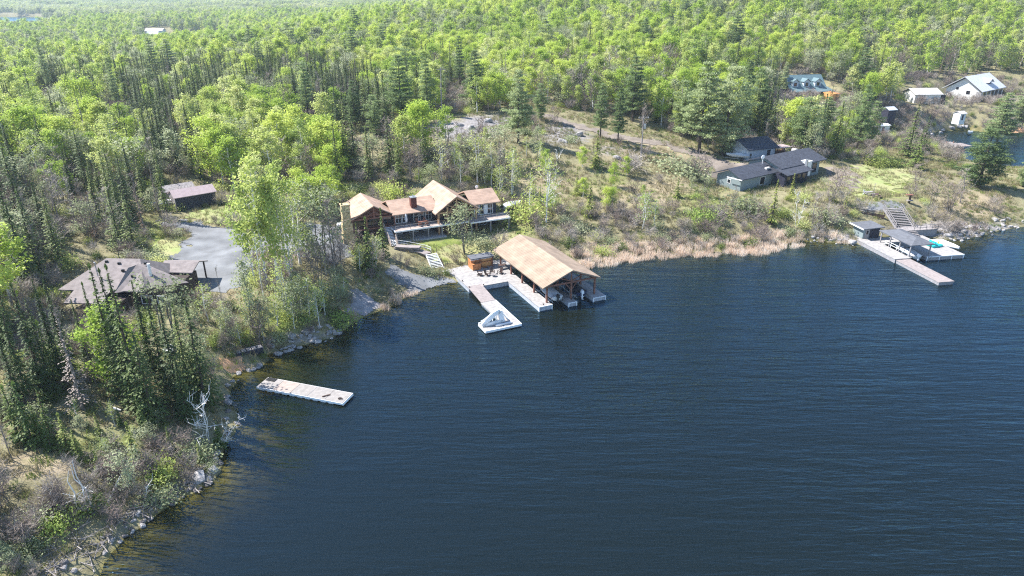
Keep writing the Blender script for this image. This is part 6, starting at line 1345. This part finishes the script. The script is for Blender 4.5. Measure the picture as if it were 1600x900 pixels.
def gn_scatter(name, srcs, X, Y, Z, S, label=None, idx=None, rot=None, cat=None, kind='stuff'):
    """one object: the meshes of srcs repeated on points"""
    n = len(X)
    if n == 0: return
    me = bpy.data.meshes.new(name); me.vertices.add(n); me.vertices.foreach_set('co', np.stack([X, Y, Z], -1).ravel().astype(np.float32))
    for an, av, ty in (('sc', S, 'FLOAT'), ('rz', R0.uniform(0, 6.28, n) if rot is None else rot, 'FLOAT'), ('vi', R0.randint(0, len(srcs), n) if idx is None else idx, 'INT')):
        at = me.attributes.new(an, ty, 'POINT'); at.data.foreach_set('value', av.astype(np.int32 if ty == 'INT' else np.float32))
    o = bpy.data.objects.new(name, me); C.objects.link(o); tag(o, label, cat, None, kind)
    g = bpy.data.node_groups.new(name, 'GeometryNodeTree'); g.interface.new_socket('Geometry', in_out='INPUT', socket_type='NodeSocketGeometry'); g.interface.new_socket('Geometry', in_out='OUTPUT', socket_type='NodeSocketGeometry')
    N = g.nodes; L = g.links; gi = N.new('NodeGroupInput'); go = N.new('NodeGroupOutput'); iop = N.new('GeometryNodeInstanceOnPoints'); J = N.new('GeometryNodeJoinGeometry')
    for parts in srcs:
        j = N.new('GeometryNodeJoinGeometry')
        for p in parts: oi = N.new('GeometryNodeObjectInfo'); oi.transform_space = 'ORIGINAL'; oi.inputs['Object'].default_value = p; L.new(oi.outputs['Geometry'], j.inputs[0])
        gt = N.new('GeometryNodeGeometryToInstance'); L.new(j.outputs[0], gt.inputs[0]); L.new(gt.outputs[0], J.inputs[0])
    L.new(gi.outputs[0], iop.inputs['Points']); L.new(J.outputs[0], iop.inputs['Instance']); iop.inputs['Pick Instance'].default_value = True
    def na(nm, ty): a = N.new('GeometryNodeInputNamedAttribute'); a.data_type = ty; a.inputs['Name'].default_value = nm; return a.outputs['Attribute']
    L.new(na('vi','INT'), iop.inputs['Instance Index']); cx = N.new('ShaderNodeCombineXYZ'); L.new(na('rz','FLOAT'), cx.inputs['Z']); L.new(cx.outputs[0], iop.inputs['Rotation'])
    L.new(na('sc','FLOAT'), iop.inputs['Scale']); L.new(iop.outputs[0], go.inputs[0]); m = o.modifiers.new('scatter','NODES'); m.node_group = g; return o
def src(kd): return [SRC[k] for k in sorted(SRC) if k[0] == kd]
for s, kd in enumerate(KK):
    r = stuffpts[kd]
    if len(r) and src(kd): gn_scatter(GNAME[kd].replace(' ','_')+'_wood', src(kd), X[r], Y[r], Z[r]-.1, hs[r]/PROTO[kd][0][2])
    f = stuffpts[kd+'_far']; fk = {'spruce':'far_spruce','deadspruce':'far_spruce','pine':'far_spruce','aspen':'far_aspen','pale':'far_aspen','bare':'far_bare'}[kd]
    if len(f):
        ix = R0.randint(0, len(PROTO[fk]), len(f))
        if kd == 'pale': ix[:] = 2
        if kd == 'aspen': ix = R0.randint(0, 2, len(f))
        gn_scatter('distant_'+GNAME[kd].replace(' ','_'), src(fk), X[f], Y[f], Z[f]-.2, hs[f]/PROTO[fk][0][2], idx=ix)
# beyond a kilometre: wood in patches
pm_v, pm_f, pm_m = [], [], []
def patch(seed, size=46, n=70):
    R = np.random.RandomState(seed); V = []; Fc = []; Mi = []; o = 0
    for i in range(n):
        k = 'far_spruce' if R.rand() < .28 else 'far_aspen'; me = PROTO[k][R.randint(0, 2)][0]; nv = len(me.vertices); co = np.empty(nv*3); me.vertices.foreach_get('co', co); co = co.reshape(-1, 3)
        nf = len(me.polygons); li = np.empty(len(me.loops), int); me.loops.foreach_get('vertex_index', li); li = li.reshape(-1, 4)
        sel = R.rand(nf) < .5; li = li[sel]; u, inv = np.unique(li, return_inverse=True); c2 = co[u]*R.uniform(.8, 1.2); c2[:, :2] *= 1.15; c2 += np.array([R.uniform(-size/2, size/2), R.uniform(-size/2, size/2), -1]); V.append(c2); Fc.append(inv.reshape(-1, 4)+o); Mi += [{'far_spruce':0,'far_aspen':1+R.randint(0,2)}[k]]*len(li); o += len(c2)
    me = bpy.data.meshes.new('forest_patch'); me.from_pydata(np.concatenate(V).tolist(), [], np.concatenate(Fc).tolist())
    for m in ('spruce','aspen','paleleaf'): me.materials.append(M[m])
    me.polygons.foreach_set('material_index', Mi); return me
PT = []
for s in range(3):
    me = patch(300+s); o = bpy.data.objects.new('forest', me); C.objects.link(o); d = 980+60*s; xx = -120+200*s; o.location = (xx, d, hz1(xx, d)); tag(o, kind='stuff'); PT.append((o,))
Xp, Yp = cells(1110, 2300, 36, .84); Xq, Yq = cells(2300, 8600, 85, .84)
for nm, XX, YY, s0 in (('forest_belt', Xp, Yp, 1.0), ('forest_hills', Xq, Yq, 2.0)):
    k = ~in_poly(FARW, XX, YY) & ~in_poly(FARV, XX, YY) & (dist_poly(FARW, XX, YY) > 14); XX, YY = XX[k], YY[k]; gn_scatter(nm, PT, XX, YY, hz(XX, YY)-.5, s0*R0.uniform(.85, 1.15, len(XX)))
# ---- undergrowth, shrubs and grass
def shrubs(y0, y1, step, dens):
    Xs, Ys = cells(y0, y1, step, .82); Zs = hz(Xs, Ys); qx, qy = proj_np(Xs, Ys, Zs); k = (qx > -60) & (qx < 1660) & (Zs > .25)
    for W in WATERS: k &= ~in_poly(W, Xs, Ys)
    for q in (LOT,[(396,372),(440,352),(500,350),(545,358),(552,385),(548,402),(520,412),(470,400),(396,398)],[(600,425),(622,415),(650,428),(700,432),(711,446),(690,450),(660,460),(628,454)],[(552,455),(566,452),(582,466),(596,480),(585,490),(545,500),(546,480)],
        [(836,170),(905,188),(1005,214),(1110,244),(1175,262),(1160,278),(1098,282),(1075,250),(1000,236),(900,210),(832,182)],[(1330,262),(1440,262),(1430,276),(1405,292),(1410,334),(1350,336),(1310,300),(1285,266)],[(300,330),(330,322),(372,322),(392,334),(392,352),(290,350)],[(232,385),(262,372),(290,378),(262,402),(240,408)],
        [(670,402),(700,382),(760,370),(806,358),(812,378),(780,394),(735,404),(712,416),(690,416)],[(676,182),(760,178),(770,208),(690,218)],[(600,380),(700,396),(700,424),(660,424),(600,400)],[(590,345),(815,328),(832,378),(700,400),(600,392)],[(545,350),(600,350),(600,392),(550,395)],[(1376,310),(1420,325),(1460,350),(1440,372),(1330,372),(1330,345)],[(0,705),(110,712),(120,750),(0,770)],[(340,555),(400,560),(400,590),(345,590)]):
        k &= ~in_poly(q, qx, qy)
    for (cx0, cy0, r) in [(CO[0]+2,CO[1]+3,8.5),(DO[0]+6,DO[1]+5,8),(DO[0]+18,DO[1]+13,9),(GO[0]+3,GO[1]+5,6),(-14,128,8),(-22,126,7),(-5,131,7),(-46,136,6)]: k &= (Xs-cx0)**2+(Ys-cy0)**2 > r*r
    nn = vnoise(Xs, Ys, 6, 41); u = R0.rand(len(Xs)); op = in_poly(OPEN[0], qx, qy) & (qy < 330) | in_poly([(1380,240),(1700,270),(1700,350),(1500,360),(1440,330)], qx, qy) | in_poly([(100,620),(330,560),(340,700),(200,700)], qx, qy)
    k &= u < np.where(op, np.clip(nn*1.6-1.05, .003, 1)*.4, np.clip(nn*1.3-.12, 0, 1))*dens
    return Xs[k], Ys[k], Zs[k], qx[k], qy[k]
sx, sy, sz_, sqx, sqy = shrubs(36, 300, 1.7, .8); d = np.sqrt(sx**2+sy**2); u = R0.rand(len(sx)); g = vnoise(sx, sy, 12, 44)
isleaf = u < np.where(g > .55, .45, .12); hsz = R0.uniform(.5, 1.25, len(sx))
for isl, kd in ((False,'bareshrub'),(True,'leafshrub')):
    ii = np.nonzero(isleaf == isl)[0]; vis = ii[(sqx[ii] > 0) & (sqx[ii] < 1600)]; vis = vis[np.argsort(d[vis]/hsz[vis])][:150]; sel = set(vis.tolist())
    for i in vis:
        qx_, qy_ = sqx[i], sqy[i]; rg = 'on the brushy slope below the parking' if qx_ > 340 and qy_ < 560 and qx_ < 660 else ('near the lower shore rocks' if qy_ > 760 else ('on the sunny point below the cottage' if qy_ > 620 else ('under the spruces of the point' if qx_ < 420 and qy_ > 520 else 'on the bank behind the boathouse and lawn')))
        sw_ = 'tall ' if hsz[i] > 1.0 else ('tiny ' if hsz[i] < .72 else ''); bq = {'on the brushy slope below the parking':(340,660,400,560),'near the lower shore rocks':(0,330,760,900),'on the sunny point below the cottage':(0,400,620,760),'under the spruces of the point':(0,420,520,620),'on the bank behind the boathouse and lawn':(560,1600,230,420)}[rg]; nx_ = 3 if bq[1]-bq[0] < 800 else 8
        if nx_ == 3: pq = ', '+('back','front')[min(1,max(0,int(2*(qy_-bq[2])/(bq[3]-bq[2]))))]+' '+('left','middle','right')[min(2,max(0,int(3*(qx_-bq[0])/(bq[1]-bq[0]))))]
        else: rg, pq = 'on the bank', ' '+('below the log house','behind the cedar cabin','behind the boathouse','among the white birches','above the reed bed','below the sage house','near the small hut','behind the far dock')[min(7,max(0,int(8*(qx_-bq[0])/(bq[1]-bq[0]))))]+(', higher row' if qy_ < 310 else (', middle row' if qy_ < 360 else ', lower row'))
        place(kd, float(sx[i]), float(sy[i]), float(sz_[i]), float(2.2*hsz[i]), None, rnd.uniform(.8,1.3), None, sw_+LAB[kd]+' '+rg+pq, sw_+GNAME[kd]+' '+rg+pq)
    r = np.array([i for i in ii if i not in sel], int); gn_scatter('undergrowth', src(kd), sx[r], sy[r], sz_[r], hsz[r])
# grass tufts
def tuft(seed, mt, n=26, h=.5, r=.45):
    R = random.Random(seed); b = MB()
    for i in range(n):
        a = R.uniform(0, 2*pi); q = r*math.sqrt(R.random()); x, y = q*math.cos(a), q*math.sin(a); hh = h*R.uniform(.5, 1.1); w = .035; dx, dy = R.uniform(-.5,.5)*hh, R.uniform(-.5,.5)*hh; t = R.uniform(0, pi)
        b.add([(x-w*math.cos(t),y-w*math.sin(t),-.05),(x+w*math.cos(t),y+w*math.sin(t),-.05),(x+dx,y+dy,hh)],[(0,1,2)])
    return b.mesh('tuft', [mt])
def tuftobj(me, name, xy): o = bpy.data.objects.new(name, me); C.objects.link(o); o.location = (*xy, hz1(*xy)); tag(o, kind='stuff'); return (o,)
GT = [tuftobj(tuft(1, M['drygrass']), 'dry_grass', (-50,70)), tuftobj(tuft(2, M['drygrass'], 30, .7, .5), 'dry_grass', (-52,72)), tuftobj(tuft(3, M['greengrass'], 30, .4, .5), 'green_grass', (-48,74))]
gx, gy = cells(34, 230, 1.05, .82); gzz = hz(gx, gy); qx, qy = proj_np(gx, gy, gzz); k = (gzz > .12) & (qx > -40) & (qx < 1640)
for q in (LOT,[(396,372),(440,352),(500,350),(545,358),(552,385),(520,412),(396,398)],[(600,425),(622,418),(650,430),(711,444),(660,458)],[(836,172),(905,190),(1005,217),(1110,246),(1175,262),(1160,276),(1098,280),(1048,236),(900,206)],[(552,455),(566,452),(582,466),(596,480),(585,488),(546,495)],[(680,186),(756,182),(764,204),(694,214)]): k &= ~in_poly(q, qx, qy)
for (cx0, cy0, r) in [(CO[0]+2,CO[1]+3,7),(-14,127,7)]: k &= (gx-cx0)**2+(gy-cy0)**2 > r*r
k &= vnoise(gx, gy, 4, 51) > .3
gx, gy, gzz, qx, qy = gx[k], gy[k], gzz[k], qx[k], qy[k]
gi_ = np.where(np.interp(vnoise(gx, gy, 9, 52), [0,1],[0,1])+.35*(in_poly([(660,420),(700,370),(830,350),(830,420)],qx,qy)) > .62, 2, R0.randint(0,2,len(gx)))
gn_scatter('grass', GT, gx, gy, gzz, R0.uniform(.6, 1.5, len(gx)), idx=gi_)
# reeds along the shore
def reedpatch(seed, n=90, h=1.5, r=1.0):
    R = random.Random(seed); b = MB()
    for i in range(n):
        a = R.uniform(0, 2*pi); q = r*math.sqrt(R.random()); x, y = q*math.cos(a), q*math.sin(a); hh = h*R.uniform(.5, 1.1); w = .03; t = R.uniform(0, pi); dx, dy = R.gauss(0,.28)*hh, R.gauss(0,.28)*hh
        b.add([(x-w*math.cos(t),y-w*math.sin(t),-.6),(x+w*math.cos(t),y+w*math.sin(t),-.6),(x+w*math.cos(t)*.8+dx,y+w*math.sin(t)*.8+dy,hh),(x-w*math.cos(t)*.8+dx,y-w*math.sin(t)*.8+dy,hh)],[(0,1,2,3)])
    return b.mesh('reeds', [M['reed']])
RP = []
for s in range(2):
    o = bpy.data.objects.new('reeds', reedpatch(s)); C.objects.link(o); q = P(1000+60*s,397,0); o.location = (q[0],q[1],0); tag(o, kind='stuff'); RP.append((o,))
rx, ry = [], []
for x0, x1, dens, wd, pp in ((905,1250,1.3,6,1),(1250,1330,.5,2,1),(600,645,.7,1.2,1),(535,600,.35,.9,1),(1480,1590,.1,1.0,1)):
    seg = [P(a,b_)[:2] for a, b_ in SHORE if x0-12 <= a <= x1+12 and b_ < 530]
    for i in range(len(seg)-1):
        a, c = np.array(seg[i]), np.array(seg[i+1]); L_ = np.linalg.norm(c-a); nn = int(L_*3.2*dens*wd/2.5); nv = np.array([(c-a)[1],-(c-a)[0]])/max(L_,.1)
        for _ in range(nn): t = R0.rand(); q = a+(c-a)*t+nv*R0.uniform(-1.0*wd, .45*wd)*1.0; rx.append(q[0]); ry.append(q[1])
rx, ry = np.array(rx), np.array(ry); gn_scatter('reeds', RP, rx, ry, np.clip(hz(rx, ry), -.2, 1.0), R0.uniform(.4, .85, len(rx)))
# ---- shore rocks, each its own thing
def rockmesh(seed, mt):
    R = random.Random(seed); bm_ = MB(); bm_.blob((0,0,0),1,.8,.62,0,9,6)
    v = []
    for q in bm_.v:
        p = Vector(q); k = 1+.55*(mnoise.noise(p*1.3+Vector((seed,0,0))))+.22*mnoise.noise(p*3.1+Vector((0,seed,0))); p = p*k; p = Vector((max(-.85,min(.85,p.x)),max(-.7,min(.75,p.y)),max(-.5,min(.55,p.z)))); v.append(tuple(p))
    bm_.v = v; return bm_.mesh('rock', [M[mt]])
RM = [rockmesh(i, ['rock','paleroc','darkrock','rock','paleroc'][i]) for i in range(5)]
def rock(x, y, z, s, label, group, i=None): 
    o = bpy.data.objects.new('shore_rock', RM[rnd.randrange(5) if i is None else i]); C.objects.link(o); o.location = (x, y, z); o.scale = (s*rnd.uniform(.8,1.3), s*rnd.uniform(.8,1.2), s*rnd.uniform(.7,1.1)); o.rotation_euler = (rnd.uniform(-.4,.4), rnd.uniform(-.4,.4), rnd.uniform(0,6.3)); tag(o, label, 'rock', group)
def rockline(pts, n, wd, s0, s1, label, group, kinds=(0,1,3,4)):
    W_ = [np.array(P(a,b_)[:2]) for a, b_ in pts]; Ls = [np.linalg.norm(W_[i+1]-W_[i]) for i in range(len(W_)-1)]
    for i in range(len(W_)-1):
        nv = np.array([-(W_[i+1]-W_[i])[1],(W_[i+1]-W_[i])[0]])/max(Ls[i],.1)
        for _ in range(max(1, int(n*Ls[i]/sum(Ls)))):
            q = W_[i]+(W_[i+1]-W_[i])*R0.rand()+nv*R0.uniform(-.25*wd, wd); s = R0.uniform(s0, s1)*(1.5 if R0.rand() < .1 else 1); ki = rnd.choice(kinds); m3 = (s-s0)/(s1-s0); sw3 = 'large ' if m3 > .72 else ('small ' if m3 < .33 else ''); cw = {0:'grey ',1:'pale ',2:'dark ',3:'grey ',4:'pale '}[ki]; st = ', stretch %s from the left' % ('first','second','third','fourth','fifth','sixth','seventh','eighth')[i] if len(W_) > 2 else ''
            rock(float(q[0]), float(q[1]), max(hz1(*q), -.15)+.05, s, sw3+cw+label+st, sw3+cw+group+st, ki)
rockline([(430,553),(447,547),(478,539),(505,532),(529,522),(538,514)], 58, 2.0, .22, .55, 'rock in the rubble shore by the dark steps','rubble rocks on the inner shore')
rockline([(1478,374),(1492,376),(1515,372),(1540,368),(1570,359),(1605,352)], 60, 3.2, .2, .65, 'boulder in the rock shore beyond the far dock','boulders on the bright rock shore')
rockline([(1262,378),(1300,379),(1336,383)], 15, 1.6, .2, .6, 'boulder at the water edge beside the hut','boulders beside the hut')
rockline([(70,985),(120,935),(158,893)], 18, 3.5, .15, .5, 'rock in the corner of the lower shore','rocks in the corner of the lower shore',(0,2,2,3))
rockline([(165,870),(195,838),(228,815),(252,797),(278,780),(306,768),(330,750)], 72, 1.4, .12, .4, 'rock among driftwood on the lower shore','rocks on the lower shore',(0,2,2,3))
rockline([(343,735),(338,718),(352,690),(370,662),(362,600),(400,575),(415,565)], 30, 1.2, .18, .5, 'rock at the foot of the point','rocks round the point',(0,2,3))
q = P(312,752); rock(q[0], q[1], .5, .85, 'big white boulder gleaming at the lower shore', None, 1)
q = P(333,738); rock(q[0], q[1], .35, .6, 'smaller white boulder at the water beside the big white one', None, 4)
q = P(1330,381); rock(q[0], q[1], .4, 1.1, 'big pale boulder touching the hut platform', None, 4)
rockline([(1440,213),(1480,204),(1515,203)], 14, 2.5, .5, 1.2, 'boulder on the cove shore below the white house','boulders on the cove shore')
for px_, py_ in ((720,196),(735,200),(704,203),(760,190),(690,192),(905,212),(880,222),(965,248),(985,256)):
    x, y, z = G(px_, py_); rock(x, y, z, rnd.uniform(.8,1.8), 'grey outcrop boulder on the open rocky slope','outcrop boulders on the open slope',rnd.choice((0,3)))
# driftwood and brush on the lower shore
r_ = random.Random(77)
for i in range(85):
    px_ = r_.uniform(30, 330); py_ = 905-(px_-30)*.49+(r_.uniform(-34,-4) if px_ > 170 else r_.uniform(-34,34)); x, y, z = G(px_, py_); b = MB(); a = r_.uniform(0,pi); L_ = r_.uniform(1.2,3.4); d_ = Vector((math.cos(a),math.sin(a),r_.uniform(-.1,.3)))*L_/2
    b.tube(tuple(-d_), tuple(d_), .06, .025, 5)
    for k in range(5): m_ = d_*r_.uniform(-.6,.9); b.tube(tuple(m_), tuple(m_+Vector((r_.uniform(-.7,.7),r_.uniform(-.7,.7),r_.uniform(.1,.6)))), .025, .01, 3)
    o = b.build('driftwood_branch', M['drift'] if i % 7 else M['greybark']); o.location = (x, y, z+.15); tag(o, 'grey dead branch lying in the tangle on the lower shore' if i % 7 else 'paler grey dead branch lying in the tangle on the lower shore', 'driftwood', 'dead branches on the lower shore' if i % 7 else 'paler branches on the lower shore')
for k_, (a, c, l) in enumerate((((166,795),(196,755),'pinkish fallen birch log leaning in the brush above the lower shore'),((178,640),(190,645),'short grey fallen log on the sunny bank'))):
    p0 = Vector(G(*a)); p1 = Vector(G(*c)); b = MB(); b.tube((0,0,.2), tuple(p1-p0+Vector((0,0,1.2 if k_ == 0 else .2))), .14, .08, 7); o = b.build('fallen_log', M['birchbark']); o.location = p0; tag(o, l, 'log')
# sandy landing at the point
drape('sand_landing', [(345,562),(362,556),(384,566),(392,574),(372,582),(350,580)], M['sand'], .3, .05)
